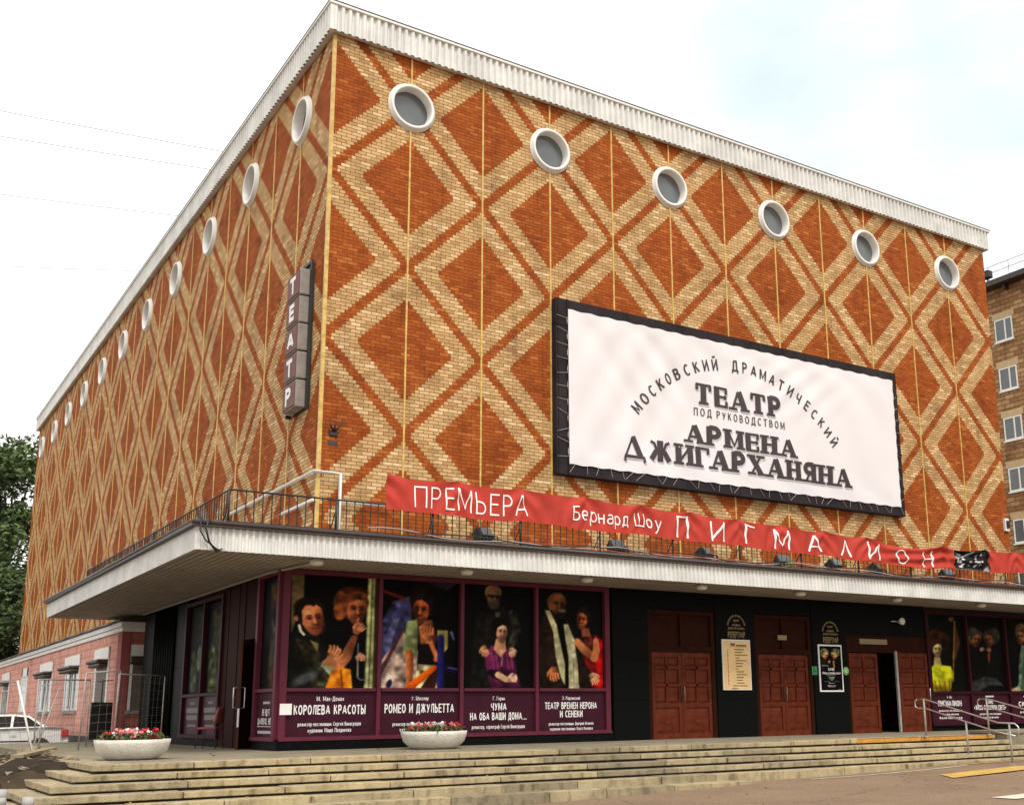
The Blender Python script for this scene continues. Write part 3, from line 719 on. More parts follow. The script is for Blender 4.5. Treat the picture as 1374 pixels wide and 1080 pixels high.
# side entrance: dark doorway, dark timber leaf standing open, panelled timber wall
fr = MB().box(GX, GX+.2, .98, 1.06, GB, CB+.02).box(GX, GX+.2, 2.0, 2.1, GB, CB+.02).box(GX+.02, GX+.18, 1.06, 2.0, 3.3, CB+.02)
for k in range(4): fr.box(GX+.02-.012*(k % 2), GX+.2, 2.1+.4*k, 2.1+.4*k+.385, GB, CB+.02)
d4 = part(fr, 'side_entrance', M_DOORD)
l = MB().box(0, .90, -.025, .025, GB+.01, 3.25).build('door_leaf', M_DOORB, d4); l.location = (GX-.03, 2.02, 0); l.rotation_euler = (0, 0, R(-107))
for sy in (-1, 1): MB().tube([(.78, .025*sy, 1.75), (.78, .12*sy, 1.77), (.78, .12*sy, 2.2), (.78, .025*sy, 2.22)], .016).build('handle', M_STEEL, l)
MB().box(.895, .906, -.02, .02, 1.35, 1.75).build('bolt', M_STEEL, l)

# display cases: wine coloured frames with a name panel below each picture
def case(name, verts, axis, z0, zm, z1, label, right=False):
    """verts = list of mullion positions along the wall"""
    o = thing(name, label, 'display case', (verts[0], GY, GB) if axis == 'x' else (GX, verts[0], GB))
    mb = MB()
    def bx(a, b, c, e, dep=.0):
        if axis == 'x': mb.box(a, b, GY-.05-dep, GY+.19, c, e)
        else: mb.box(GX-.05-dep, GX+.19, a, b, c, e)
    bx(verts[0]-.07, verts[-1]+.07, z0-.08, z0, .03); bx(verts[0]-.07, verts[-1]+.07, z1, z1+.1)
    for i, v in enumerate(verts):
        e = .07 if i in (0, len(verts)-1) else .045
        bx(v-e, v+e, z0, z1)
    for a, b in zip(verts[:-1], verts[1:]): bx(a+.072, b-.072, zm-.035, zm+.035)
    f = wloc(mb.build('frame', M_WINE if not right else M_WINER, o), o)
    for a, b in zip(verts[:-1], verts[1:]):
        m2 = MB()
        if axis == 'x': m2.box(a+.04, b-.04, GY+.03, GY+.08, z0, zm-.03)
        else: m2.box(GX+.03, GX+.08, a+.04, b-.04, z0, zm-.03)
        wloc(m2.build('name_panel', M_WINED, o), o)
    return o
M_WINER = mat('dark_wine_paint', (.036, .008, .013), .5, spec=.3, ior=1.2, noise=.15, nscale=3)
c1 = case('display_case', [-.80, 1.36, 3.42, 5.46, 7.55], 'x', 1.14, 2.12, 4.58, 'wine red display case with four posters along the front wall, left of the doors')
c2 = case('display_case', [-.44, .92], 'y', 1.14, 2.12, 4.58, 'narrow wine red display case round the corner beside the side entrance')
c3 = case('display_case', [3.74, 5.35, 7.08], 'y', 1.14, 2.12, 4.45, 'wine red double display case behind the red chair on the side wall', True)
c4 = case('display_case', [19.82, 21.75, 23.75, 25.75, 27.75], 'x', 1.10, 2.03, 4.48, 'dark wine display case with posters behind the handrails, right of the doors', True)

def panel_text(par, cx, rows, axis='x', w=1.5, mats=M_WTXT):
    mb = MB()
    fn = front(cx, GY+.03, 0) if axis == 'x' else left(GX+.03, cx, 0)
    for (s, z, h, fit, bold) in rows:
        text(mb, s, h, fn, wx=.8, tv=.19 if bold else .15, th=.15 if bold else .13, sp=.13, cx=0, y=z-h/2, fit=fit)
    wloc(mb.build('lettering', mats, par, fix=False), par)
panel_text(c1, .28, [('М. Мак-Донах', 1.93, .095, .62, 0), ('КОРОЛЕВА КРАСОТЫ', 1.70, .20, 1.62, 1), ('режиссер-постановщик Сергей Виноградов', 1.40, .08, 1.42, 0), ('художник Маша Позднеева', 1.27, .085, .98, 0)])
panel_text(c1, 2.40, [('У. Шекспир', 1.93, .085, .42, 0), ('РОМЕО И ДЖУЛЬЕТТА', 1.71, .20, 1.72, 1), ('режиссер-постановщик Вадим Медведев', 1.37, .08, 1.32, 0), ('художник Этель Иошпа', 1.25, .08, .98, 0)])
panel_text(c1, 4.44, [('Г. Горин', 1.92, .085, .32, 0), ('ЧУМА', 1.73, .17, .42, 1), ('НА ОБА ВАШИ ДОМА...', 1.51, .17, 1.52, 1), ('режиссер, хореограф Сергей Виноградов', 1.27, .085, 1.42, 0)])
panel_text(c1, 6.48, [('Э. Радзинский', 1.92, .085, .52, 0), ('ТЕАТР ВРЕМЕН НЕРОНА', 1.74, .16, 1.52, 1), ('И СЕНЕКИ', 1.54, .16, .66, 1), ('режиссер-постановщик Дмитрий Исаичев', 1.31, .075, 1.3, 0), ('художник-постановщик Ольга Коновка', 1.19, .075, 1.25, 0)])
panel_text(c2, .24, [('НЕ ИДУТ', 1.66, .14, .5, 1), ('ДАЛЕКО, НЕ Д', 1.47, .13, 1.05, 1)], 'y')
M_DGT = mat('dim_print', (.17, .155, .16), .7)
def lines(par, axis, rows, m):                       # print too small to read
    mb = MB()
    for (a, b, z, h) in rows:
        if axis == 'x': mb.box(a, b, GY+.026, GY+.03, z-h/2, z+h/2)
        else: mb.box(GX+.026, GX+.03, a, b, z-h/2, z+h/2)
    wloc(mb.build('small_print', m, par), par)
lines(c2, 'y', [(.0, .45, 1.86, .05), (-.3, .8, 1.36, .02), (-.25, .75, 1.24, .06)], M_GTXT)
for cy in (4.55, 6.22): lines(c3, 'y', [(cy-.2, cy+.2, 1.92, .05), (cy-.55, cy+.55, 1.74, .12), (cy-.5, cy+.5, 1.56, .12), (cy-.4, cy+.4, 1.36, .05)], M_DGT)
panel_text(c4, 20.72, [('Б. Шоу', 1.90, .075, .24, 0), ('ПИГМАЛИОН', 1.70, .17, 1.12, 1), ('режиссер-постановщик', 1.48, .065, 1.1, 0), ('художник', 1.37, .065, .8, 0), ('балетмейстер', 1.26, .075, 1.1, 0)])
panel_text(c4, 22.70, [('КАФЕ', 1.74, .14, .34, 1), ('«ЖИЗНЬ В РОЗОВОМ СВЕТЕ»', 1.56, .15, 1.62, 1), ('режиссер-постановщик', 1.36, .07, 1.1, 0), ('художник', 1.25, .07, .8, 0)])
lines(c4, 'x', [(22.5, 22.92, 1.91, .05), (24.5, 25.0, 1.9, .05)], M_WTXT)
panel_text(c4, 24.75, [('СКАЗКИ', 1.66, .15, 1.1, 1), ('режиссер', 1.40, .07, 1.0, 0)])
wloc(MB().box(-.86, -.60, GY-.006-.05, GY-.052, 1.60, 1.83).build('paper_notice', M_WTXT, c1), c1)

# ------------------------------------------------------------------ printed pictures (flat prints; colours per vertex)
class Print:
    """a small painter: every vertex of the print has picture coordinates X (right), Y (down); shapes are laid over each other"""
    def __init__(s, quad, nu=92, nv=138, seed=1):
        u, v = np.meshgrid(np.linspace(0, 1, nu), np.linspace(0, 1, nv)); s.nu, s.nv = nu, nv
        q = np.array(quad, float)               # TL TR BR BL
        s.X, s.Y = [(q[0, k]*(1-u)+q[1, k]*u)*(1-v)+(q[3, k]*(1-u)+q[2, k]*u)*v for k in (0, 1)]
        s.C = np.zeros((nv, nu, 3)); s.r = np.random.RandomState(seed)
    def bg(s, c): s.C[:] = c
    def put(s, a, col, col2=None, p0=None, p1=None, tex=0):
        c = np.array(col, float)
        if col2 is not None:
            d = np.array(p1, float)-np.array(p0, float); t = np.clip(((s.X-p0[0])*d[0]+(s.Y-p0[1])*d[1])/(d@d), 0, 1)[..., None]
            c = np.array(col)*(1-t)+np.array(col2)*t
        else: c = np.broadcast_to(c, s.C.shape)
        if tex: c = np.clip(c*(1+tex*s.noise()[..., None]), 0, 1)
        s.C = s.C*(1-a[..., None])+c*a[..., None]
    def noise(s, k=6):
        n = s.r.randn(s.nv//k+2, s.nu//k+2)
        yi = np.linspace(0, n.shape[0]-1.001, s.nv); xi = np.linspace(0, n.shape[1]-1.001, s.nu)
        y0 = yi.astype(int); x0 = xi.astype(int); fy = (yi-y0)[:, None]; fx = (xi-x0)[None]
        g = lambda a, b: n[np.ix_(a, b)]
        return (g(y0, x0)*(1-fy)*(1-fx)+g(y0+1, x0)*fy*(1-fx)+g(y0, x0+1)*(1-fy)*fx+g(y0+1, x0+1)*fy*fx)*.6
    def ell(s, cx, cy, rx, ry, col, ang=0, soft=.12, al=1, **k):
        t = R(ang); x = (s.X-cx)*math.cos(t)+(s.Y-cy)*math.sin(t); y = -(s.X-cx)*math.sin(t)+(s.Y-cy)*math.cos(t)
        d = np.sqrt((x/rx)**2+(y/ry)**2); s.put(np.clip((1-d)/soft+.5, 0, 1)*al, col, **k); return s
    def poly(s, pts, col, soft=6, al=1, **k):
        P = np.array(pts, float); inside = np.zeros(s.X.shape, bool); dm = np.full(s.X.shape, 1e9)
        for i in range(len(P)):
            a, b = P[i], P[(i+1) % len(P)]; d = b-a
            t = np.clip(((s.X-a[0])*d[0]+(s.Y-a[1])*d[1])/(d@d+1e-9), 0, 1)
            dm = np.minimum(dm, np.hypot(s.X-a[0]-t*d[0], s.Y-a[1]-t*d[1]))
            if a[1] != b[1]:
                c = ((a[1] > s.Y) != (b[1] > s.Y)) & (s.X < (b[0]-a[0])*(s.Y-a[1])/(b[1]-a[1])+a[0]); inside ^= c
        s.put(np.clip(np.where(inside, dm, -dm)/soft+.5, 0, 1)*al, col, **k); return s
    def line(s, pts, w, col, soft=5, al=1, **k):
        P = np.array(pts, float); ws = w if isinstance(w, (list, tuple)) else [w]*len(P); best = np.full(s.X.shape, 1e9)
        for i in range(len(P)-1):
            a, b = P[i], P[i+1]; d = b-a; t = np.clip(((s.X-a[0])*d[0]+(s.Y-a[1])*d[1])/(d@d+1e-9), 0, 1)
            best = np.minimum(best, np.hypot(s.X-a[0]-t*d[0], s.Y-a[1]-t*d[1])-(ws[i]+(ws[i+1]-ws[i])*t)/2)
        s.put(np.clip(-best/soft+.5, 0, 1)*al, col, **k); return s
    def face(s, cx, cy, rx, ry, ang, skin, dark, look=1, brow=(.10, .06, .04), lip=(.45, .18, .14), hair=None, rec=0):
        """head seen three quarters; look = +1 turned to the right, -1 to the left"""
        t = R(ang)
        def q(x, y): return (cx+(x*rx)*math.cos(t)-(y*ry)*math.sin(t), cy+(x*rx)*math.sin(t)+(y*ry)*math.cos(t))
        sd = tuple(.5*(a+b) for a, b in zip(skin, dark)); hi = tuple(min(1, c*1.18+.02) for c in skin)
        P_ = [q(a*look, b) for a, b in ((-.92, -.5), (-.5, -.98), (.3, -1.0), (.86, -.6), (.93, -.05), (.84, .4), (.52, .86), (.2, 1.02), (-.12, .96), (-.6, .6), (-.9, .1))]
        s.poly(P_, skin, 7, col2=dark, p0=q(-.25*look, -.2), p1=q(1.0*look, .45))
        s.ell(*q(-.15*look, -.55), rx*.5, ry*.24, hi, ang, .9, .55)
        s.ell(*q(.62*look, .42), rx*.34, ry*.40, dark, ang, .9, .6); s.ell(*q(.12*look, .70), rx*.5, ry*.22, sd, ang, .8, .5)
        for e in (-.30, .42):
            x = e*look+.08*look
            s.ell(*q(x, -.10), rx*.27, ry*.13, dark, ang, .9, .75); s.ell(*q(x+.02*look, -.07), rx*.13, ry*.045, (.03, .02, .02), ang, .6, .9)
            s.line([q(x-.2, -.23), q(x+.02, -.28), q(x+.2, -.24)], rx*.10, brow, 4, .75)
        s.poly([q(.10*look, -.15), q(.20*look, -.15), q(.36*look, .24), q(.06*look, .28)], hi, 7, .7); s.poly([q(.22*look, -.12), q(.46*look, .28), q(.34*look, .28)], dark, 7, .7); s.line([q(.06*look, .32), q(.36*look, .31)], rx*.10, dark, 5, .8)
        s.line([q(-.12*look, .53), q(.14*look, .55), q(.42*look, .52)], rx*.13, lip, 5, .85); s.line([q(-.10*look, .55), q(.38*look, .55)], rx*.04, (.12, .05, .04), 3, .8)
        s.line([q(-.10*look, .28), q(-.26*look, .52)], rx*.07, sd, 5, .6); s.ell(*q(-.42*look, .20), rx*.26, ry*.18, hi, ang, 1.0, .5)
        if hair:
            s.poly([q(a*look, b) for a, b in ((-1.02, .35), (-1.2, -.3), (-1.1, -.85), (-.6, -1.2), (.1, -1.3), (.75, -1.12), (1.08, -.6), (1.02, -.15), (.88, -.35-rec*.8), (.62, -.66-rec), (.3, -.68-rec*.2), (.05, -.72-rec*.5), (-.35, -.56-rec*1.1), (-.70, -.40-rec*.6), (-.80, .1))], hair, 7, tex=.35)
    def hand(s, x, y, ang, size, skin, dark, side=1, curl=.6):
        """palm with four unequal bent fingers and a thumb; ang = direction of the fingers"""
        t = R(ang); d = (math.cos(t), math.sin(t)); n = (-d[1]*side, d[0]*side)
        P = lambda a, b: (x+d[0]*a*size+n[0]*b*size, y+d[1]*a*size+n[1]*b*size)
        s.poly([P(-.45, -.3), P(.3, -.42), P(.42, .0), P(.3, .42), P(-.45, .28)], skin, 6, col2=dark, p0=P(0, -.4), p1=P(0, .5))
        for k, l in enumerate((.72, .85, .78, .58)):
            b = -.36+.24*k
            s.line([P(.22, b), P(.3+l*.5, b*1.1), P(.3+l*(.5+.45*(1-curl)), b*1.1+.22*curl)], [size*.22, size*.2, size*.15], skin, 4)
            s.line([P(.3, b+.12), P(.3+l*.5, b*1.1+.12)], size*.05, dark, 3, .8)
        s.line([P(-.2, -.3), P(.15, -.62), P(.45, -.66)], [size*.28, size*.22, size*.16], skin, 4)
    def make(s, name, origin, size, axis, parent=None, gain=1.0, mat=None, nz=.0):
        w, h = size; nv, nu = s.nv, s.nu
        C = s.C*(1+.16*s.noise(12)[..., None]+.10*s.noise(4)[..., None]+.06*s.noise(2)[..., None])
        K = np.pad(C, ((1, 1), (1, 1), (0, 0)), 'edge'); C = (16*C+2*(K[:-2, 1:-1]+K[2:, 1:-1]+K[1:-1, :-2]+K[1:-1, 2:])+K[:-2, :-2]+K[2:, 2:]+K[:-2, 2:]+K[2:, :-2])/28
        C = np.clip(C+s.r.randn(nv, nu, 1)*.008, 0, 1); C = C*(.72+.42*C)
        lin = np.where(C <= .04045, C/12.92, ((C+.055)/1.055)**2.4)*gain; lin = np.clip(lin, 0, .85)
        u, v = np.meshgrid(np.linspace(0, 1, nu), np.linspace(0, 1, nv))
        z = origin[2]+h*(1-v)
        if axis == 'x': co = np.stack([origin[0]+w*u, np.full_like(u, origin[1]), z], -1)
        else: co = np.stack([np.full_like(u, origin[0]), origin[1]-w*u, z], -1)
        idx = np.arange(nu*nv).reshape(nv, nu)
        f = np.stack([idx[1:, :-1], idx[1:, 1:], idx[:-1, 1:], idx[:-1, :-1]], -1).reshape(-1, 4)
        me = bpy.data.meshes.new(name); me.from_pydata(co.reshape(-1, 3).tolist(), [], f.tolist())
        at = me.color_attributes.new('print', 'FLOAT_COLOR', 'POINT')
        at.data.foreach_set('color', np.concatenate([lin.reshape(-1, 3), np.ones((nu*nv, 1))], 1).astype(np.float32).ravel())
        me.materials.append(mat or M_PRINT); o = bpy.data.objects.new(name, me); COL.objects.link(o)
        if parent: o.parent = parent
        return o
GAIN = 1.35
SK, SKD = (.74, .47, .31), (.27, .13, .08)
def poster(p, x0, x1, z0, z1, label, y=None, axis='x'):
    if axis == 'x': o = p.make('poster', (x0, GY+.06 if y is None else y, z0), (x1-x0, z1-z0), 'x', gain=GAIN)
    else: o = p.make('poster', (GX+.06, x1, z0), (x1-x0, z1-z0), 'y', gain=GAIN)
    return tag(o, label, 'poster', 'show posters in the display cases')

# 1: man in a dark jacket and a woman with a finger to her lips
p = Print([(85, 15), (775, 50), (770, 1035), (25, 1038)], 110, 164, 1); p.bg((.035, .035, .03))
p.poly([(100, 0), (200, 0), (190, 250), (85, 560)], (.38, .33, .22), 10, tex=.2)
p.poly([(695, 40), (755, 40), (745, 1040), (672, 1040)], (.58, .58, .40), 6, tex=.25); p.poly([(755, 40), (790, 40), (785, 1040), (745, 1040)], (.25, .22, .15), 6)
p.line([(733, 60), (715, 1030)], 7, (.22, .24, .14), 5); p.line([(712, 60), (692, 1030)], 6, (.78, .80, .58), 5)
p.poly([(50, 1040), (60, 640), (150, 480), (330, 600), (440, 760), (400, 1040)], (.075, .075, .062), 14, tex=.5)
p.poly([(120, 600), (300, 640), (330, 900), (250, 1000), (180, 760)], (.17, .155, .10), 16, tex=.8)
p.poly([(230, 610), (300, 640), (290, 720)], (.52, .46, .28), 8, tex=.2)
p.ell(232, 325, 122, 105, (.09, .055, .035), 0, .12, tex=.4); p.ell(160, 400, 50, 90, (.09, .055, .035), 0, .2)
p.face(252, 425, 98, 152, -8, (.78, .50, .33), (.30, .14, .09), 1, hair=(.11, .07, .045), rec=.28)
p.ell(128, 418, 18, 26, (.62, .40, .27)); p.line([(150, 480), (160, 530), (185, 562)], 20, (.82, .80, .72), 6)
p.ell(545, 270, 125, 140, (.40, .22, .10), 0, .15, tex=.5); p.ell(470, 350, 52, 80, (.46, .26, .13), 0, .2, tex=.5); p.ell(585, 165, 110, 40, (.25, .11, .07), 8, .3, tex=.5)
p.face(598, 335, 92, 135, 6, (.66, .40, .25), (.22, .10, .07), 1, lip=(.5, .15, .12), hair=(.42, .23, .11))
p.poly([(380, 470), (690, 470), (680, 1000), (520, 1000), (470, 800)], (.03, .03, .03), 20, .7)
p.line([(440, 850), (520, 760), (585, 590)], [110, 95, 55], (.70, .46, .30), 8, col2=(.45, .26, .16), p0=(470, 800), p1=(600, 760))
p.hand(615, 525, -55, 78, (.76, .52, .36), (.34, .18, .11), 1, .3); p.line([(600, 520), (618, 415)], [26, 18], (.62, .38, .26), 5)
p.poly([(345, 1040), (390, 900), (470, 850), (560, 870), (575, 1040)], (.80, .48, .10), 10, tex=.3); p.line([(480, 880), (490, 1030)], 14, (.45, .22, .04), 10)
p.poly([(330, 800), (420, 860), (375, 930), (312, 850)], (.68, .70, .58), 8, tex=.2); p.poly([(210, 860), (330, 850), (390, 930), (350, 1040), (250, 1040)], (.20, .19, .13), 12, tex=.8)
p.hand(405, 750, -62, 105, (.78, .54, .36), (.36, .20, .12), -1, .55); p.poly([(330, 800), (400, 740), (440, 800), (370, 850)], (.72, .48, .32), 10)
p.hand(628, 770, -15, 62, (.84, .62, .48), (.4, .2, .14), 1, .8)
p.line([(620, 640), (618, 940), (640, 962), (690, 962)], 9, (.55, .54, .5), 4); p.ell(190, 950, 110, 40, (.32, .33, .34), -30, .8, .8)
p.line([(30, 522), (790, 530)], 3, (.2, .2, .18), 3, .5)
poster(p, -.74, 1.32, 2.155, 4.58, 'poster of a dark haired man and a woman with a finger to her lips')
# 2: young woman leaning over blue and orange poles
p = Print([(80, 60), (735, 90), (725, 1030), (55, 1028)], 110, 164, 2); p.bg((.03, .028, .03))
p.poly([(80, 440), (170, 280), (320, 220), (330, 450), (260, 560), (60, 820)], (.23, .22, .36), 14, tex=.45); p.poly([(80, 660), (170, 420), (230, 400), (120, 760)], (.38, .38, .52), 20, tex=.4)
p.poly([(470, 90), (735, 90), (580, 205)], (.19, .15, .24), 12, tex=.3); p.poly([(150, 280), (300, 240), (310, 300)], (.28, .26, .34), 12)
p.poly([(55, 1030), (60, 800), (260, 540), (380, 700), (360, 1030)], (.60, .52, .47), 10, tex=.35); p.poly([(60, 860), (250, 500), (290, 470), (60, 940)], (.30, .17, .20), 8, tex=.3)
p.line([(90, 180), (250, 240)], [26, 34], (.38, .12, .05), 8); p.ell(135, 990, 22, 40, (.12, .12, .25), 20, .3)
p.ell(440, 230, 130, 130, (.085, .055, .045), 0, .2, tex=.4); p.ell(560, 330, 140, 190, (.035, .025, .025), 0, .25)
p.poly([(380, 450), (500, 430), (540, 600), (520, 700), (400, 640)], (.66, .40, .25), 10, col2=(.30, .16, .10), p0=(400, 500), p1=(540, 520))
p.face(410, 350, 82, 135, 5, (.62, .33, .18), (.18, .08, .05), -1, lip=(.55, .26, .2), hair=(.12, .075, .055))
p.line([(392, 408), (425, 411)], 6, (.60, .42, .32), 4)
p.poly([(285, 445), (370, 430), (385, 560), (370, 740), (250, 735)], (.58, .62, .42), 8, tex=.25, col2=(.30, .32, .20), p0=(280, 600), p1=(390, 620))
p.poly([(545, 520), (640, 525), (640, 680), (570, 760), (545, 600)], (.52, .48, .26), 10, tex=.3)
p.line([(305, 730), (310, 860), (300, 1010)], [68, 60, 46], (.72, .44, .24), 8, col2=(.38, .20, .10), p0=(280, 800), p1=(345, 800))
p.line([(540, 770), (500, 690), (470, 610)], [66, 60, 60], (.74, .46, .26), 8); p.hand(468, 580, -88, 92, (.72, .45, .27), (.34, .18, .10), 1, .15)
p.poly([(380, 650), (470, 640), (520, 760), (470, 860), (390, 800)], (.07, .045, .04), 14)
p.poly([(330, 1030), (380, 820), (520, 830), (550, 1030)], (.74, .68, .50), 14, tex=.4); p.poly([(400, 1030), (520, 850), (560, 860), (530, 1030)], (.22, .10, .06), 12)
p.line([(300, 1030), (420, 930), (520, 850)], [64, 58, 46], (.85, .40, .06), 7, col2=(.55, .22, .03), p0=(380, 930), p1=(420, 990))
p.line([(578, 590), (575, 1030)], [58, 66], (.14, .14, .42), 6, col2=(.06, .05, .16), p0=(560, 700), p1=(620, 700)); p.line([(620, 845), (730, 880)], 50, (.06, .06, .2), 6); p.line([(640, 850), (730, 866)], 8, (.4, .4, .6), 5)
p.line([(670, 540), (690, 600)], 22, (.30, .34, .50), 8)
poster(p, 1.42, 3.36, 2.155, 4.62, 'poster of a young woman in pale green leaning over blue and orange poles')
# 3: bald man in glasses standing behind a seated woman in a purple dress
p = Print([(60, 120), (670, 130), (675, 1025), (50, 1025)], 104, 156, 3); p.bg((.045, .042, .036))
p.poly([(120, 1030), (160, 420), (280, 330), (400, 320), (490, 390), (540, 640), (520, 1030)], (.085, .08, .066), 20, tex=.5)
p.line([(490, 380), (525, 520), (470, 660)], [70, 70, 60], (.17, .165, .14), 14, tex=.9); p.poly([(330, 370), (380, 370), (350, 470)], (.30, .28, .24), 10)
p.ell(315, 200, 72, 68, (.50, .42, .32), 0, .12, tex=.2); p.face(318, 250, 62, 100, 4, (.46, .34, .24), (.16, .10, .07), 1, brow=(.2, .16, .12))
p.line([(270, 228), (375, 232)], 14, (.05, .04, .04), 5); p.ell(325, 305, 46, 40, (.26, .23, .20), 0, .5, .8); p.line([(300, 278), (350, 280)], 9, (.30, .26, .22), 6)
p.poly([(240, 760), (300, 660), (420, 700), (480, 670), (520, 880), (570, 1030), (300, 1030), (260, 900)], (.44, .16, .33), 10, tex=.35, col2=(.24, .07, .17), p0=(300, 700), p1=(480, 1000))
for x in (300, 340, 430, 470): p.line([(x, 720), (x+20, 860)], 9, (.62, .30, .50), 9, .7)
p.poly([(340, 600), (420, 600), (430, 700), (380, 760), (320, 690)], (.72, .55, .42), 8)
p.ell(365, 490, 66, 76, (.06, .042, .035), 0, .14, tex=.3); p.face(388, 545, 54, 92, 6, (.80, .64, .50), (.36, .24, .17), 1, lip=(.5, .2, .2), hair=(.06, .042, .035))
p.line([(380, 690), (395, 760), (390, 830)], 7, (.75, .62, .62), 4)
p.poly([(230, 890), (300, 860), (420, 900), (440, 960), (350, 950)], (.10, .05, .08), 10)
p.line([(360, 910), (430, 950), (480, 950)], [56, 48, 44], (.80, .66, .52), 6); p.hand(470, 945, -10, 64, (.82, .70, .58), (.42, .30, .22), 1, .6); p.hand(500, 925, 120, 48, (.80, .66, .54), (.42, .30, .22), 1, .6)
p.hand(240, 690, 80, 66, (.74, .56, .42), (.34, .22, .15), -1, .3); p.hand(475, 700, 75, 58, (.78, .64, .52), (.36, .26, .18), 1, .3)
poster(p, 3.48, 5.42, 2.155, 4.62, 'poster of a bald man in glasses behind a seated woman in purple')
# 4: old man with a long pale scarf and a woman in red
p = Print([(50, 140), (625, 150), (640, 1025), (60, 1025)], 104, 156, 4); p.bg((.05, .05, .04))
p.poly([(420, 620), (580, 560), (640, 640), (640, 1030), (540, 1030)], (.42, .06, .06), 14, tex=.4); p.poly([(560, 560), (640, 600), (640, 1030), (580, 1030)], (.62, .08, .07), 12, tex=.3)
p.poly([(450, 570), (560, 560), (580, 700), (470, 760)], (.22, .07, .06), 12); p.ell(510, 620, 36, 52, (.42, .17, .10), 0, .6, tex=.6)
p.ell(462, 415, 70, 96, (.15, .09, .065), 0, .2, tex=.3); p.ell(500, 460, 30, 80, (.09, .05, .04), 0, .3)
p.poly([(440, 490), (510, 500), (530, 570), (450, 575)], (.55, .33, .20), 8); p.face(452, 428, 52, 88, 4, (.66, .38, .24), (.28, .13, .08), -1, hair=(.17, .10, .07)); p.line([(430, 470), (462, 472)], 6, (.72, .56, .46), 4)
p.poly([(60, 1030), (60, 520), (130, 370), (290, 400), (390, 560), (440, 760), (540, 900), (520, 1030)], (.125, .078, .05), 16, tex=.4); p.poly([(60, 700), (180, 560), (230, 760), (100, 900)], (.19, .115, .07), 30, .7, tex=.3)
p.poly([(220, 420), (300, 400), (340, 1030), (290, 1030)], (.03, .028, .025), 8)
p.line([(405, 620), (470, 690), (560, 760)], [62, 74, 70], (.74, .50, .33), 8, col2=(.48, .28, .17), p0=(460, 650), p1=(500, 760)); p.line([(560, 760), (580, 690), (575, 610)], [70, 66, 50], (.72, .47, .31), 8)
p.ell(222, 275, 84, 76, (.42, .30, .19), 0, .1, tex=.15); p.face(235, 300, 74, 104, 6, (.44, .28, .17), (.15, .09, .06), 1, brow=(.25, .2, .15)); p.ell(168, 315, 18, 34, (.50, .30, .19))
p.ell(268, 350, 36, 15, (.44, .38, .30), 8, .7); p.ell(250, 400, 60, 26, (.10, .07, .05), 0, .5)
p.poly([(120, 350), (165, 355), (225, 480), (250, 600), (300, 820), (300, 1000), (262, 930), (215, 740), (195, 540)], (.62, .60, .47), 7, tex=.16)
p.poly([(285, 470), (325, 470), (380, 600), (410, 820), (428, 1030), (335, 1030), (330, 760), (300, 590)], (.66, .64, .52), 7, tex=.16)
for x in (345, 372, 400): p.line([(x, 800), (x+8, 1020)], 5, (.42, .40, .30), 5, .7)
p.hand(205, 880, 88, 86, (.68, .44, .27), (.30, .17, .10), -1, .35); p.hand(545, 925, 55, 76, (.78, .60, .46), (.36, .24, .16), 1, .4)
p.poly([(420, 850), (500, 840), (500, 960), (420, 990)], (.15, .09, .06), 12)
poster(p, 5.52, 7.46, 2.155, 4.64, 'poster of an old man with a long pale scarf and a woman in red')
# right hand case
p = Print([(60, 70), (310, 70), (385, 710), (80, 705)], 64, 118, 5); p.bg((.045, .05, .035))
p.ell(140, 275, 72, 80, (.24, .135, .06), 0, .3, tex=.8); p.ell(95, 320, 40, 60, (.22, .12, .055), 0, .4, tex=.8); p.ell(195, 300, 40, 70, (.17, .09, .045), 0, .4, tex=.8)
p.poly([(118, 420), (160, 420), (175, 500), (110, 500)], (.62, .56, .38), 6); p.face(138, 362, 36, 66, 2, (.72, .68, .50), (.32, .26, .17), 1, hair=(.24, .135, .06))
p.poly([(75, 530), (120, 480), (240, 500), (265, 560), (240, 705), (90, 705)], (.66, .68, .13), 8, tex=.35, col2=(.40, .33, .06), p0=(160, 560), p1=(200, 705))
for x in (120, 150, 190, 225): p.line([(x, 620), (x+12, 700)], 7, (.30, .20, .05), 6, .8)
p.line([(265, 170), (285, 300), (265, 430)], [16, 40, 30], (.30, .19, .11), 6); p.hand(240, 110, -100, 30, (.45, .38, .26), (.2, .14, .09)); p.line([(260, 120), (262, 620)], 7, (.58, .46, .20), 4)
poster(p, 19.88, 21.71, 2.06, 4.48, 'dark poster of a curly haired woman in a yellow blouse')
p = Print([(325, 75), (640, 85), (715, 710), (400, 710)], 64, 118, 6); p.bg((.04, .042, .036))
for (cx, lk) in ((410, 1), (570, -1)):
    p.ell(cx-10*lk, 245, 58, 72, (.22, .20, .15), 0, .2, tex=.5); p.face(cx+25*lk, 280, 40, 66, 14*lk, (.50, .30, .20), (.18, .10, .07), lk, hair=(.22, .20, .15))
    p.poly([(cx-70*lk, 330), (cx+10*lk, 340), (cx+40*lk, 560), (cx-60*lk, 620)], (.055, .055, .05), 12)
p.hand(485, 365, -50, 30, (.70, .52, .42), (.3, .2, .14)); p.hand(548, 370, -110, 30, (.70, .48, .38), (.3, .2, .14), -1); p.line([(548, 400), (552, 460)], [24, 12], (.50, .22, .16), 5)
p.poly([(405, 705), (410, 630), (520, 585), (620, 600), (680, 660), (560, 655), (480, 705)], (.20, .20, .19), 10, tex=.3)
poster(p, 21.80, 23.70, 2.06, 4.50, 'dark poster of two men talking face to face')
p = Print([(650, 90), (960, 95), (1010, 710), (725, 710)], 64, 118, 8); p.bg((.04, .04, .036))
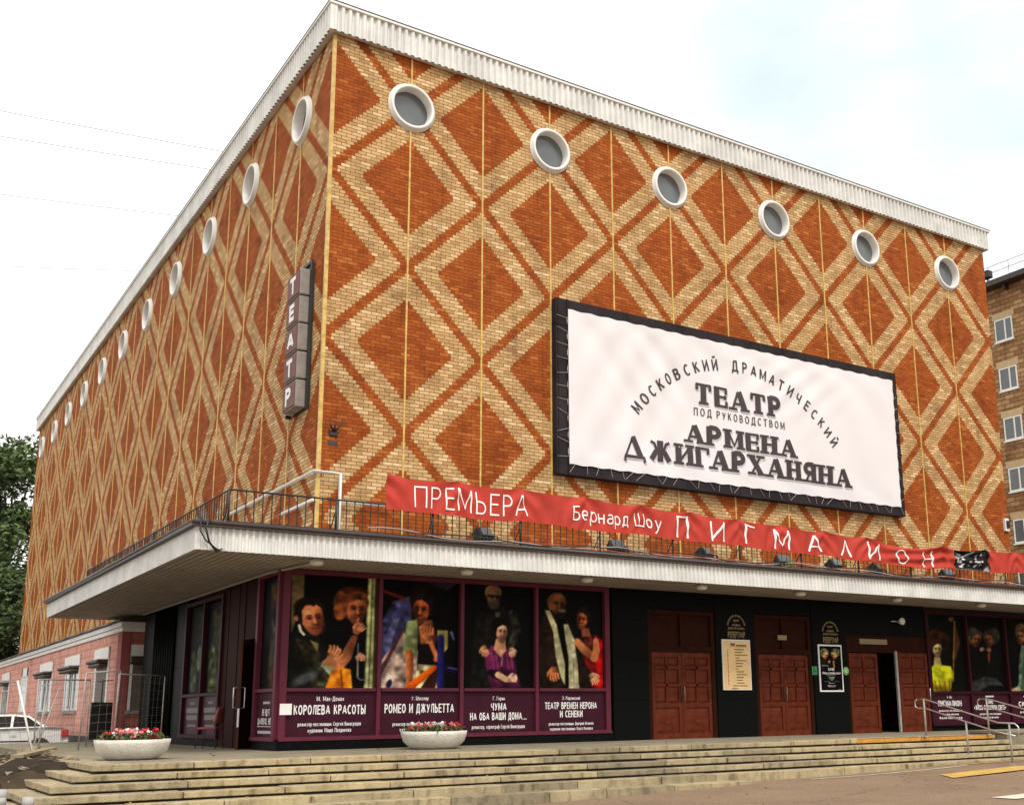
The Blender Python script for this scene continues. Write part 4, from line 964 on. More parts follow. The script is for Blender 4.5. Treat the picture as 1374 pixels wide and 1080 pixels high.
p.ell(812, 200, 52, 62, (.34, .27, .19), 0, .15, tex=.5); p.face(815, 255, 42, 66, -6, (.52, .36, .24), (.2, .12, .08), -1, hair=(.34, .27, .19))
p.poly([(820, 320), (900, 330), (960, 480), (960, 705), (780, 705), (800, 640), (800, 440)], (.36, .43, .35), 8, tex=.4); p.poly([(735, 690), (800, 665), (830, 705), (740, 708)], (.60, .54, .44), 8, tex=.3)
p.line([(840, 420), (830, 680)], 10, (.22, .28, .22), 8)
poster(p, 23.80, 25.70, 2.06, 4.52, 'dark poster of a person in a long pale green robe')
# round the corner: dim pictures with foliage-like costumes
p = Print([(0, 0), (300, 0), (300, 1000), (0, 1000)], 40, 100, 9); p.bg((.035, .033, .028))
p.poly([(120, 60), (230, 40), (220, 600), (260, 990), (120, 990), (150, 500)], (.20, .19, .14), 25, tex=1.0); p.ell(180, 180, 40, 70, (.26, .20, .14), 0, .4, tex=.5); p.ell(200, 880, 40, 90, (.30, .17, .08), 0, .6, tex=.6)
poster(p, -.36, .86, 2.155, 4.56, 'dim poster of a figure in a pale tattered costume round the corner', axis='y')
p = Print([(0, 0), (300, 0), (300, 1000), (0, 1000)], 40, 100, 10); p.bg((.035, .036, .028))
p.poly([(60, 990), (40, 620), (120, 380), (90, 100), (200, 40), (240, 420), (280, 700), (240, 990)], (.22, .25, .13), 25, tex=1.0); p.ell(150, 180, 50, 70, (.24, .20, .13), 0, .5, tex=.6)
poster(p, 3.80, 5.28, 2.155, 4.42, 'dim poster of a figure in green ragged clothes beside the timber wall', axis='y')
p = Print([(0, 0), (300, 0), (300, 1000), (0, 1000)], 40, 100, 11); p.bg((.035, .036, .03))
p.ell(200, 600, 40, 150, (.42, .43, .36), 0, .3, tex=.3); p.poly([(40, 980), (60, 640), (130, 540), (170, 700), (160, 980)], (.24, .27, .20), 20, tex=.8); p.ell(95, 560, 40, 60, (.26, .24, .18), 0, .5); p.poly([(130, 60), (260, 60), (240, 380), (150, 420)], (.13, .14, .09), 30, tex=1.)
poster(p, 5.42, 7.02, 2.155, 4.42, 'dim poster of a pale hooded figure nearest the black ribbed wall', axis='y')

# ------------------------------------------------------------------ billboard
BX0, BX1, BZ0, BZ1 = 6.32, 19.68, 7.62, 12.44
bb = thing('billboard', 'big white fabric theatre billboard in a dark frame on the brick front', 'billboard', (BX0, 0, BZ0))
mb = MB()
M_BBF = mat('billboard_frame', (.036, .027, .030), .6, ior=1.2, noise=1, nscale=.9, col2=(.014, .012, .013))
SX0, SX1, SZ0, SZ1 = 6.66, 19.46, 7.90, 12.16
for (a, b, c, d) in ((BX0, BX1, BZ1-.28, BZ1), (BX0, BX1, BZ0, BZ0+.28), (BX0, BX0+.40, BZ0+.28, BZ1-.28), (BX1-.22, BX1, BZ0+.28, BZ1-.28)): mb.box(a, b, -.24, -.03, c, d)
for k in range(14): x = BX0+.4+k*.98; mb.box(x, x+.02, -.252, -.24, BZ1-.28, BZ1); mb.box(x, x+.02, -.252, -.24, BZ0, BZ0+.28)
for z in (8.6, 9.7, 10.8, 11.7): mb.box(BX0-.01, BX0+.40, -.255, -.24, z, z+.05); mb.box(BX1-.22, BX1+.01, -.26, -.24, z-.1, z)
mb.box(BX0+.05, BX0+.07, -.27, -.24, BZ0, BZ1); mb.box(BX0+.34, BX0+.37, -.28, -.24, BZ0, BZ1)
wloc(mb.build('frame', M_BBF, bb, bevel=.008), bb)
def sag(x, z):                                # soft folds of the stretched cloth
    u = (x-SX0); w = (z-SZ0)
    e = min(1, u/.5, (SX1-x)/.5, w/.4, (SZ1-z)/.4)
    f = .010*math.sin(3.1*u+2.2*w+.6*math.sin(w*1.7))+.008*math.sin(5.3*u-3.3*w+1)*math.exp(-((u-2)/2.5)**2)+.012*math.sin(8*(u*.75+w*.62))*math.exp(-((u-3.0)/1.6)**2-((w-3.0)/1.3)**2)+.010*math.sin(9*(u*.6-w*.8))*math.exp(-((u-8)/2.0)**2-((w-3.4)/1.1)**2)
    return -.275+.035*math.sin(u*.5)*math.sin(w*.74)-1.9*f*max(0, e)
P = [[(SX0+(SX1-SX0)*i/150+(.012*math.sin(j*1.1) if i in (0, 150) else 0), sag(SX0+(SX1-SX0)*i/150, SZ0+(SZ1-SZ0)*j/54), SZ0+(SZ1-SZ0)*j/54+(.014*math.sin(i*.9) if j in (0, 54) else 0)) for j in range(55)] for i in range(151)]
M_SHEET = mat('billboard_cloth', (.715, .69, .70), .75, noise=1, nscale=1.3, col2=(.70, .665, .68))
M_SHADE = mat('letter_shadow_print', (.52, .49, .505), .75)  # offset grey copy of the letters: their drop shadow put into the print colour
wloc(MB().grid(P).build('sheet', M_SHEET, bb, fix=False), bb)
lc = MB(); q = random.Random(3)              # lacing between sheet and frame
for k in range(34):
    x = SX0+.2+k*.38; a = q.uniform(-.3, .3)
    lc.tube([(x, -.285, SZ0+.01), (x+a, -.262, SZ0-.22)], .006, 4)
for k in range(11):
    z = SZ0+.2+k*.38; lc.tube([(SX0+.01, -.285, z), (SX0-.33, -.262, z+q.uniform(-.15, .15))], .006, 4); lc.tube([(SX1-.01, -.285, z), (SX1+.15, -.262, z+q.uniform(-.1, .1))], .006, 4)
wloc(lc.build('lacing', M_GTXT, bb), bb)
fnb = lambda s, t, d: (s, sag(s, t)-d-.004, t)
def shift(fn, ds, dt): return lambda s, t, d: fn(s+ds, t+dt, d)
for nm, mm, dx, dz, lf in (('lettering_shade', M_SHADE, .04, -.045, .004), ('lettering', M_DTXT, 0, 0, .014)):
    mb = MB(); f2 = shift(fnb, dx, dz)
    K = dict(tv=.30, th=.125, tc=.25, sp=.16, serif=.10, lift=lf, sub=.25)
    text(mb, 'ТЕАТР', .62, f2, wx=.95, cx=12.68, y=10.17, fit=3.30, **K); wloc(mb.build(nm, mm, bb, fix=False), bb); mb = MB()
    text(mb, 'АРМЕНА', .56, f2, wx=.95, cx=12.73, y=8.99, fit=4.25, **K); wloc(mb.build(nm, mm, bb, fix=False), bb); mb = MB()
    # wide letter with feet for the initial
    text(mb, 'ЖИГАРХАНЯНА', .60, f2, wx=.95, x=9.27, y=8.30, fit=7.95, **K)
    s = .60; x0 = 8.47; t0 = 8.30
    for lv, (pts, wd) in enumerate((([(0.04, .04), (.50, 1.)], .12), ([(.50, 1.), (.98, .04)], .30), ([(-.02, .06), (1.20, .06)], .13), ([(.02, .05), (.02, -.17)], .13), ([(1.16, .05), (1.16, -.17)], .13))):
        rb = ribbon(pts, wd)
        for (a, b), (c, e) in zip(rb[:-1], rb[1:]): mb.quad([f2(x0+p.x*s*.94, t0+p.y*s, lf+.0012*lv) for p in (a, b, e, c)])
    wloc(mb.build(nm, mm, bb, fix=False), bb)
mb = MB()
text(mb, 'ПОД РУКОВОДСТВОМ', .23, fnb, wx=.72, tv=.12, sp=.36, cx=12.7, y=9.82, fit=3.45, lift=.012)
wloc(mb.build('small_lettering', M_DTXT, bb, fix=False), bb); mb = MB()
RC, XC, ZCc = 4.84, 12.69, 6.69
s = 'МОСКОВСКИЙ ДРАМАТИЧЕСКИЙ'
ths = [-50.7+102.5*k/(len(s)-1) for k in range(len(s))]
for ch, a in zip(s, ths):
    if ch == ' ': continue
    t = R(a)
    def f3(u, v, d, t=t): 
        return fnb(XC+RC*math.sin(t)+u*math.cos(t)+v*math.sin(t), ZCc+RC*math.cos(t)-u*math.sin(t)+v*math.cos(t), d)
    text(mb, ch, .34, f3, wx=.74, tv=.15, th=.14, cx=0, y=-.17, lift=.012)
wloc(mb.build('arched_lettering', M_DTXT, bb, fix=False), bb)

# ------------------------------------------------------------------ red banner tied along the canopy railing
bn = thing('banner', 'long red cloth banner with white lettering tied along the canopy railing', 'banner', (.6, -2.45, 5.8))
NX0, NX1 = .62, 27.0
ties = [0, 1.75, 3.4, 5.1, 6.7, 8.3, 9.9, 11.4, 13.0, 14.6, 17.9, 20.0, 21.5, 23, 25, 26.38]
def ban(s, t, d=0):                           # s along from the left end, t 0 (bottom) .. 1 (top)
    k = max(i for i, a in enumerate(ties) if a <= s+1e-6); k = min(k, len(ties)-2)
    f = (s-ties[k])/(ties[k+1]-ties[k]); f = min(1, max(0, f)); L_ = ties[k+1]-ties[k]
    sc = 4*f*(1-f)
    base = -.026*max(0, min(s-4, 13)) if s < 17 else -.338+.025*(s-17)
    ztop = 6.60+base-.075*sc*L_/1.6; zbot = 5.83+base*.62-.03*sc*L_/1.6+.02*math.sin(s*2.1)
    fan = math.sin((f-.5)*3.14)*(1-t)          # folds fanning out from the ties
    y = -2.455-.03*sc*(1-t*.4)-.020*math.sin(9*s+5*t*(f-.5))*(.35+.65*(1-abs(2*t-1)))-.036*math.sin(26*(f-.5)*(1.3-t)+1.2*k)*(.25+.75*t)-.02*math.sin(4.2*s+2)
    if 15 < s < 20.5: y -= .034*math.sin(13*t+.55*(s-17.9)**2+1)*min(1, (s-15), (20.5-s))
    return (NX0+s, y-d, zbot+(ztop-zbot)*t)
n = 700; P = [[ban((NX1-NX0)*i/n, j/36) for j in range(37)] for i in range(n+1)]
M_BAN = mat('banner_red_cloth', (.43, .045, .030), .75, noise=.16, nscale=1.5, spec=.2)
wloc(MB().grid([p for p in P[:int(n*18.45/26.38)+1]]).build('cloth', M_BAN, bn, fix=False), bn)
wloc(MB().grid([p for p in P[int(n*20.15/26.38):]]).build('cloth', M_BAN, bn, fix=False), bn)
pr = Print([(690, 240), (1020, 245), (1050, 500), (700, 460)], 70, 34, 12); pr.bg((.16, .15, .155))
pr.poly([(690, 240), (850, 240), (700, 300)], (.03, .03, .03), 8); pr.line([(690, 340), (770, 310), (850, 255)], 12, (.70, .70, .70), 8)
q = random.Random(4)
for k in range(26): pr.ell(q.uniform(715, 835), q.uniform(270, 440), q.uniform(5, 18), q.uniform(5, 16), (.82, .82, .84) if k % 3 else (.08, .08, .08), q.uniform(0, 90), .4)
for k in range(16): pr.ell(q.uniform(885, 955), q.uniform(280, 430), q.uniform(5, 14), q.uniform(6, 18), (.80, .80, .80) if k % 3 else (.10, .10, .10), q.uniform(0, 90), .4)
pr.poly([(960, 490), (1020, 430), (1050, 500)], (.75, .75, .75), 6); pr.line([(700, 455), (960, 478)], 8, (.6, .6, .6), 5)
o = pr.make('printed_photo', (0, 0, 0), (1, 1), 'x', bn, gain=.9)
for i, v in enumerate(o.data.vertices):
    u, w = (i % 70)/69, 1-(i//70)/33
    v.co = Vector(ban(18.45+1.72*u, w, .0))-Vector(bn.location)
fnn = lambda s, t, d: ban(s, t, d)
mb = MB()
def ban_text(s, x0, x1, t0, t1, tv, wx, sp):
    f = lambda a, b, d: ban(a, t0+(t1-t0)*b, d)
    text(mb, s, 1.0, f, wx=wx, tv=tv, sp=sp, x=x0, y=0, fit=x1-x0, lift=.014, sub=.035)
ban_text('ПРЕМЬЕРА', .66, 3.50, .15, .82, .075, .95, .22)
f = lambda a, b, d: ban(a, .26+.46*b, d)
text(mb, 'Бернард Шоу', 1.0, f, wx=1.0, tv=.10, sp=.16, x=4.72, y=0, fit=2.56, lift=.014, sub=.035)
ban_text('ПИГМАΛИОН', 7.78, 17.45, .10, .86, .075, .72, .80)
ban_text('Ре', 21.95, 22.4, .55, .8, .11, .8, .2); ban_text('Ху', 21.95, 22.4, .12, .35, .11, .8, .2)
wloc(mb.build('lettering', M_WTXT, bn, fix=False), bn)

# ------------------------------------------------------------------ hanging letter boxes on the side wall
sg = thing('theatre_sign', 'vertical sign of five stacked letter boxes on the side brick wall near the corner', 'sign', (0, 1.4, 8.6))
wloc(MB().box(-.05, -.0, .74, 1.85, 8.72, 12.36).box(-.10, -.05, .72, .78, 8.66, 12.44).box(-.10, -.05, .78, 1.85, 12.36, 12.44).build('backing', M_IRON, sg), sg)
for k, ch in enumerate('ТЕАТР'):
    z1 = 12.22-k*.705; z0 = z1-.675
    b = wloc(MB().box(-.32, -.055, .84, 1.74, z0, z1).build('letter_box', M_SIGNG, sg, bevel=.03), sg)
    f = MB().box(-.342, -.321, .88, 1.70, z0+.04, z1-.04).build('face', M_SIGNF, b, bevel=.02)
    mb = MB(); text(mb, ch, .44, left(-.345, 1.29, 0), wx=1.15, tv=.25, th=.25, cx=0, y=(z0+z1)/2-.22, lift=.004); mb.build('letter', M_WTXT, b, fix=False)
wloc(MB().box(-.16, -.02, 1.95, 2.03, 8.7, 8.78).box(-.2, -.02, 1.95, 2.03, 10.4, 10.48).box(-.2, -.02, 1.95, 2.03, 11.7, 11.78).build('bracket', M_IRON, sg), sg)

# ------------------------------------------------------------------ railing on the canopy
rl = thing('canopy_railing', 'thin dark iron railing with upright bars round the canopy roof', 'railing', (-2.65, -2.4, CT+.1))
Z0, Z1 = CT+.1, 5.93
mb = MB(); q = random.Random(2)
mb.tube([(-2.65, 12.2, Z1), (-2.65, -2.4, Z1), (35, -2.4, Z1)], .020, 6); mb.tube([(-2.65, 12.2, Z0+.08), (-2.65, -2.4, Z0+.08), (35, -2.4, Z0+.08)], .014, 6)
wloc(mb.build('rail', M_IRON, rl), rl)
mb = MB()
x = -2.5
while x < 35: mb.tube([(x, -2.4, Z0), (x+q.uniform(-.01, .01), -2.4, Z1)], .012, 4); x += .175
y = -2.25
while y < 12.2: mb.tube([(-2.65, y, Z0), (-2.65, y+q.uniform(-.01, .01), Z1)], .012, 4); y += .175
wloc(mb.build('bars', M_IRON, rl), rl)
for k in range(17): 
    x = -2.65+2.2*k; wloc(MB().tube([(x, -2.4, CT+.1), (x, -2.4, Z1+.01)], .024, 6).tube([(x, -2.0, CT+.1), (x, -2.4, Z1-.2)], .012, 5).build('post', M_IRON, rl), rl)
for k in range(1, 8): 
    y = -2.4+2.08*k; wloc(MB().tube([(-2.65, y, CT+.1), (-2.65, y, Z1+.01)], .024, 6).tube([(-2.25, y, CT+.1), (-2.65, y, Z1-.2)], .012, 5).build('post', M_IRON, rl), rl)
# white conduit at the corner
mb = MB().tube([(-.12, 7.0, 7.0), (-.12, -.12, 7.0), (.50, -.12, 7.0), (.50, -.12, 5.25)], .042, 10)
mb.tube([(-.12, 2.1, 6.34), (-.12, -.14, 6.34)], .038, 10)
mb.tube([(.52, -.14, 6.36), (1.75, -.14, 6.36)], .038, 10)
tag(mb.build('conduit', M_WMETAL), 'white painted pipe bent round the brick corner above the canopy', 'pipe')
# floodlights and cables on the canopy roof
def floodlight(x, y, rz, label):
    o = thing('floodlight', label, 'floodlight', (x, y, CT+.1), rz, 'floodlights on the canopy roof')
    MB().tube([(-.16, 0, 0), (-.16, 0, .22), (.16, 0, .22), (.16, 0, 0)], .014, 6).build('bracket', M_IRON, o)
    b = MB().box(-.15, .15, -.09, .12, .12, .36).box(-.10, .10, .12, .16, .16, .32).build('housing', M_IRON, o, bevel=.015); b.rotation_euler = (R(-35), 0, 0); b.location = (0, .06, .05)
    g = MB().box(-.12, .12, -.105, -.092, .15, .33).build('lens', M_DGLASS, b); o.scale = (1.3, 1.3, 1.3)
for x, y, rz, lb in ((3.35, -2.1, .2, 'black floodlight behind the railing under the word ПРЕМЬЕРА'), (7.0, -2.05, -.2, 'black floodlight behind the railing under Бернард Шоу'), (9.9, -2.1, .3, 'black floodlight behind the railing under the letter П of the red banner'), (12.6, -2.0, -.3, 'black floodlight behind the railing under the letter Г'), (14.6, -2.1, .1, 'black floodlight behind the railing under the letter А'), (16.4, -2.05, .4, 'black floodlight behind the railing under the letter И'), (19.4, -2.1, -.2, 'black floodlight behind the railing under the printed photo of the banner')):
    floodlight(x, y, rz, lb)
o = thing('weed', 'small green weed sprouting on the canopy edge under the red banner', 'plant', (12.2, -2.5, CT+.08))
q = random.Random(21); lf = MB()
for k in range(140):
    c = Vector((q.gauss(0, .13), q.gauss(0, .05), abs(q.gauss(0, .10)))); a = Vector((q.gauss(0, 1), q.gauss(0, 1), q.gauss(.4, .6))).normalized()*.035; b = a.orthogonal().normalized()*.016
    lf.quad([c-a, c-b, c+a, c+b])
lf.build('leaves', mat('weed_leaves', (.12, .20, .03), .6), o, fix=False); MB().tube([(0, 0, -.03), (.02, 0, .12)], .006, 4).build('stem', M_LEAF, o)
q = random.Random(9)
def cable(name, pts, r, m, label): return tag(MB().tube(pts, r, 6).build(name, m), label, 'cable')
def wav(x0, x1, y, z, a, ph): return [(x0+(x1-x0)*i/70, y+.05*math.sin(i*.8+ph), z+a*(.5+.5*math.sin(i*.55+ph)*math.sin(i*.21+ph))) for i in range(71)]
cable('cable', wav(1.0, 27, CY-.05, CT+.16, .10, 0), .014, M_CABLE, 'black cable lying along the front edge of the canopy')
cable('cable', wav(4.6, 22, CY+.06, CT+.12, .14, 2), .012, M_RCABLE, 'orange cable lying in loops along the canopy edge under the banner')
cable('cable', wav(.2, 25, CY+.12, CT+.14, .16, 4), .012, mat('grey_cable', (.35, .34, .33), .6), 'grey cable lying along the canopy edge behind the orange one')
cable('cable', [(CX+.2, CY-.13, CT+.14), (CX+.12, CY-.2, CT-.05), (CX+.22, CY-.12, CT-.3), (CX+.38, CY-.06, CB-.02), (CX+.44, CY-.02, CB+.03)], .022, M_CABLE, 'thick black cable hanging over the corner of the canopy')
cable('cable', [(CX+.05, CY-.13, CT+.16), (CX+.02, CY-.18, CT-.1), (CX+.16, CY-.12, CT-.28), (CX+.42, CY-.06, CB+.0), (CX+.5, CY-.02, CB+.04)], .014, M_CABLE, 'thin black cable looping beside the thick one at the canopy corner')
tag(MB().tube([(-.98, 12, CB-.02), (-.98, .1, CB-.02), (-.7, -1.9, CB-.02)], .035, 8).build('conduit', M_GALV), 'pale conduit along the edge of the soffit above the side wall', 'pipe')
# lamps under the canopy
for x, y, lb in ((-.75, -2.2, 'round soffit lamp nearest the canopy corner'), (2.7, -2.2, 'round soffit lamp above the poster of the woman in pale green'), (5.9, -2.2, 'round soffit lamp above the poster of the man with the scarf'), (9.4, -2.2, 'round soffit lamp above the first shut door'), (12.85, -2.2, 'round soffit lamp above the second shut door'), (16.7, -2.2, 'round soffit lamp above the open doorway'), (20.5, -2.2, 'round soffit lamp above the poster of the curly haired woman')):
    o = thing('ceiling_lamp', lb, 'lamp', (x, y, CB+.02), 0, 'lamps under the canopy')
    MB().lathe([(0, 0), (.17, 0), (.18, -.04), (.15, -.055)], n=24).build('base', M_GALV, o)
    MB().lathe([(.14, -.05), (.145, -.09), (.10, -.13), (0, -.14)], n=24).build('cover', M_LAMPC, o)
    if x < 6: MB().tube([(-.15, .05, -.02), (-1.0, .55, .0)], .012, 5).build('lead', M_GALV, o)
o = thing('wall_lamp', 'small white spotlight on the black wall above the open doorway', 'lamp', (18.5, GY-.02, 4.18))
MB().lathe([(0, -.0), (.03, -.0), (.10, -.14), (.11, -.2), (0, -.21)], n=20, axis='y').build('shade', M_WMETAL, o); MB().box(-.3, 0, -.03, .0, -.01, .01).build('arm', M_WMETAL, o)
# notice boards, gilt lettering, green signs, brass plates
def board(x0, x1, z0, z1, label, fm, dark):
    o = thing('notice_board', label, 'notice board', (x0, GY-.02, z0)); w, h = x1-x0, z1-z0
    MB().box(0, w, -.03, 0, 0, h).build('frame', fm, o, bevel=.004)
    return o, w, h
o, w, h = board(11.34, 12.36, 2.11, 3.47, 'yellowed repertoire list in a thin frame between the two shut doors', M_WMETAL, 0)
MB().box(.03, w-.03, -.034, -.031, .03, h-.03).build('sheet', M_PAPERY, o)
mb = MB(); q = random.Random(1); fn = front(0, -.036, 0)
mb.box(.30, .46, -.037, -.035, h-.17, h-.10); mb.box(.50, .86, -.037, -.035, h-.18, h-.14); mb.box(.28, .9, -.037, -.035, h-.20, h-.19)
z = h-.27
for k, (a, b) in enumerate(((.42, .78), (.44, .72), (.44, .90), (.46, .60), (.46, .86), (.46, .74), (.48, .70), (.46, .54), (.48, .76), (.48, .84), (.48, .74), (.48, .70), (.48, .76), (.34, .86), (.30, .52))):
    mb.box(a, b, -.037, -.035, z-.012, z+.012); z -= .075
mb.build('print', M_PAPERT, o)
mb = MB(); z = h-.30
while z > .18: l = q.uniform(.05, .12); mb.box(.175, .20, -.037, -.035, z-l, z); z -= l+.02
mb.build('red_print', M_PAPERR, o)
o, w, h = board(14.98, 15.94, 2.06, 3.41, 'black show bill with two faces in a white frame beside the open doorway', M_WTXT, 1)
p = Print([(75, 425), (365, 435), (425, 1000), (115, 1000)], 64, 100, 13); p.bg((.035, .035, .035))
for (cx, lk) in ((140, 1), (305, -1)):
    p.ell(cx, 515, 52, 58, (.42, .44, .32), 0, .2, tex=.5); p.face(cx+22*lk, 548, 36, 52, 16*lk, (.80, .58, .40), (.35, .22, .14), lk, hair=(.42, .44, .32))
    p.poly([(cx-50, 590), (cx+30*lk, 600), (cx+40*lk, 700), (cx-40, 740)], (.10, .10, .08), 8)
p.hand(222, 635, -120, 26, (.82, .62, .48), (.4, .25, .18)); p.hand(275, 640, -70, 26, (.82, .62, .48), (.4, .25, .18), -1); p.line([(278, 660), (290, 705)], [20, 12], (.75, .5, .38), 4)
for (a, b, y, t) in ((115, 205, 680, 8), (190, 320, 785, 4), (185, 310, 810, 4), (215, 295, 833, 8), (225, 285, 850, 8), (245, 270, 866, 6), (150, 225, 887, 4), (300, 365, 887, 4), (220, 300, 908, 5), (205, 318, 940, 8), (220, 305, 955, 6), (365, 395, 988, 7)): p.line([(a, y), (b, y+2)], t, (.72, .72, .70), 4)
pw = p.make('print', (.045, -.033, .045), (w-.09, h-.09), 'x', o, gain=1.7)
mb = MB(); text(mb, 'КАФЕ', .085, front(0, -.035, 0), wx=.8, tv=.2, cx=w*.50, y=.60, fit=.24); text(mb, '«Жизнь в розовом свете»', .075, front(0, -.035, 0), wx=.8, tv=.18, cx=w*.5, y=.50, fit=.76); mb.build('lettering', M_WTXT, o, fix=False)
for x0, z0, lb in ((11.90, 3.52, 'gilt lettering with an arch above the yellowed repertoire list'), (15.54, 3.46, 'gilt lettering with an arch above the black show bill')):
    mb = MB(); f = front(x0, GY-.022, z0)
    text(mb, 'РЕПЕРТУАР', .17, f, wx=.6, tv=.13, sp=.12, cx=0, y=.0, fit=.62)
    text(mb, 'ДЖИГАРХАНЯНА', .055, f, wx=.8, tv=.18, cx=0, y=.23, fit=.60); text(mb, 'АРМЕНА', .055, f, wx=.8, tv=.18, cx=0, y=.32, fit=.32); text(mb, 'ТЕАТР', .06, f, wx=.8, tv=.2, cx=0, y=.44, fit=.22)
    s = 'МОСКОВСКИЙ ДРАМАТИЧЕСКИЙ'
    for k, ch in enumerate(s):
        if ch == ' ': continue
        t = R(-76+152*k/(len(s)-1))
        text(mb, ch, .05, lambda u, v, d, t=t: f(.29*math.sin(t)+u*math.cos(t)+v*math.sin(t), .28+.29*math.cos(t)*1.05-u*math.sin(t)+v*math.cos(t), d), wx=.7, tv=.2, cx=0, y=0)
    tag(mb.build('gilt_lettering', M_GOLD, fix=False), lb, 'lettering')
o = thing('access_sign', 'square green wheelchair sign on the black wall', 'sign', (14.81, GY-.02, 2.56))
MB().box(-.10, .10, -.008, 0, -.02, .22).build('plate', M_GREEN, o)
mb = MB().tube([(-.02, -.011, .17), (-.01, -.011, .10), (.04, -.011, .09), (.055, -.011, .03)], .012, 5); mb.lathe([(.010, -.010), (.026, -.010)], (-.022, 0, .195), 14, axis='y')
mb.tube([(.045*math.cos(t*.5)-.01, -.011, .055+.045*math.sin(t*.5)) for t in range(4, 12)], .008, 5); mb.build('symbol', M_BLACK, o)
o = thing('round_sign', 'small round green sticker on the black wall right of the show bill', 'sign', (16.10, GY-.02, 2.66))
MB().lathe([(0, -.008), (.12, -.008), (.12, 0)], n=28, axis='y').build('plate', M_LGREEN, o); MB().box(-.06, .06, -.011, -.009, .02, .035).box(-.05, .05, -.011, -.009, -.035, -.02).build('print', M_WTXT, o)
tag(MB().box(13.46, 13.80, GY-.012, GY+.03, 3.50, 3.64).build('brass_plate', M_BRASS, bevel=.004), 'small brass plate above the second shut door', 'plate')
tag(MB().box(16.75, 17.95, GY-.03, GY+.01, 3.46, 3.62).build('brass_plate', M_BRASS, bevel=.004), 'long brass plate above the open doorway', 'plate')
# iron bracket and small box on the brick front
o = thing('wall_bracket', 'rusty iron bracket with three prongs on the brick front near the corner', 'bracket', (.33, -.0, 8.04))
mb = MB()
for a in (-.16, 0, .16): mb.tube([(0, -.03, -.05), (a*.6, -.12, .06), (a, -.13, .18+.02*(a == 0))], [.025, .022, .012], 6)
mb.build('prongs', M_IRON, o); MB().box(-.10, .10, -.05, 0, -.14, -.02).build('plate', M_IRON, o); MB().box(-.12, .12, -.012, 0, -.36, -.26).build('patch', M_BROWN, o)
o = thing('junction_box', 'small pale electrical box on the brick front above the end of the banner', 'box', (25.05, 0, 7.6))
MB().box(0, .22, -.10, 0, 0, .45).build('case', M_WMETAL, o, bevel=.01); MB().box(.05, .2, -.14, -.1, .1, .36).build('meter', M_IRON, o)

# ------------------------------------------------------------------ planters
def planter(x, y, r, h, seed, label):
    o = thing('planter', label, 'planter', (x, y, ZP), 0, 'round concrete flower planters')
    MB().lathe([(0, 0), (r*.62, 0), (r*.74, h*.10), (r*.92, h*.42), (r*.985, h*.8), (r, h), (r*.93, h), (r*.90, h*.82), (0, h*.80)], n=56).build('bowl', M_PLANT, o)
    MB().lathe([(0, h*.86), (r*.91, h*.84)], n=40, smooth=False).build('soil', M_SOIL, o)
    q = random.Random(seed)
    lf = MB()
    spots = []
    for k in range(44):
        a = q.uniform(0, 6.28); d = r*.78*math.sqrt(q.random()); spots.append((d*math.cos(a), d*math.sin(a)))
    for (px, py) in spots:
        for m in range(24):
            c = Vector((px+q.gauss(0, .07), py+q.gauss(0, .07), h*.88+q.uniform(0, .15))); t = q.uniform(0, 6.28); e = q.uniform(-.4, .9); s = q.uniform(.025, .05)
            ax = Vector((math.cos(t)*math.cos(e), math.sin(t)*math.cos(e), math.sin(e)))*s; bx = ax.cross(Vector((q.gauss(0, 1), q.gauss(0, 1), q.gauss(0, 1)))).normalized()*s*.6
            lf.quad([c-ax, c-bx*.9, c+ax, c+bx*.9])
    lf.build('leaves', M_LEAF, o, fix=False)
    for k, (px, py) in enumerate(spots):
        mm = (M_PRED, M_PPINK, M_PRED, M_PWHITE)[k % 4] if seed > 1 else (M_PRED if px > .15 or px < -.35 else M_PPINK, M_PWHITE)[k % 5 == 4]
        fl = MB()
        hh = h+q.uniform(.03, .17)
        for m in range(30 if mm != M_PWHITE else 14):
            rr_ = q.uniform(.03, .075); v = Vector((q.gauss(0, 1), q.gauss(0, 1), q.gauss(0, 1))).normalized()*rr_*q.uniform(.3, 1); v.z *= .7
            c = Vector((px, py, hh))+v; nrm = v.normalized(); a = nrm.orthogonal().normalized()*q.uniform(.018, .03); b = nrm.cross(a)
            fl.quad([c+a+nrm*.006, c+b, c-a+nrm*.006, c-b])
        fl.tube([(px, py, h*.8), (px, py, hh)], .006, 4)
        fl.build('flower', mm, o, fix=False)
planter(-4.2, -2.75, .64, .34, 1, 'white bowl planter with red and pink flowers at the left end of the steps')
planter(1.98, -2.15, .70, .36, 2, 'white bowl planter with red and white flowers in front of the display case')

q = random.Random(77); lt = MB()
for k in range(170):
    r_ = q.random()
    if r_ < .45: x, y = q.uniform(-5, 16), q.uniform(-4.7, -1.2); z = ZP-.004
    elif r_ < .7: i = q.randint(1, 4); x, y = q.uniform(-5, 16), YF-TRD*i+q.uniform(.04, .28); z = ZP-RIS*i+.010
    else: x, y = q.uniform(-4, 16), q.uniform(-15, -7.4); z = zroad(x)+.012*math.sin(x*.9+y*.7)+.004
    a = q.uniform(0, 6.28); l = q.uniform(.015, .05); w_ = l*q.uniform(.3, .8)
    c, d = Vector((math.cos(a)*l, math.sin(a)*l, .006)), Vector((-math.sin(a)*w_, math.cos(a)*w_, .012)); o_ = Vector((x, y, z))
    lt.quad([o_-c, o_-d+Vector((0, 0, .03)), o_+c, o_+d])
tag(lt.build('litter', mat('dry_litter', (.30, .22, .12), .9, noise=.6, nscale=2), fix=False), 'scattered dry leaves and scraps on the steps and asphalt', 'litter', kind='stuff')

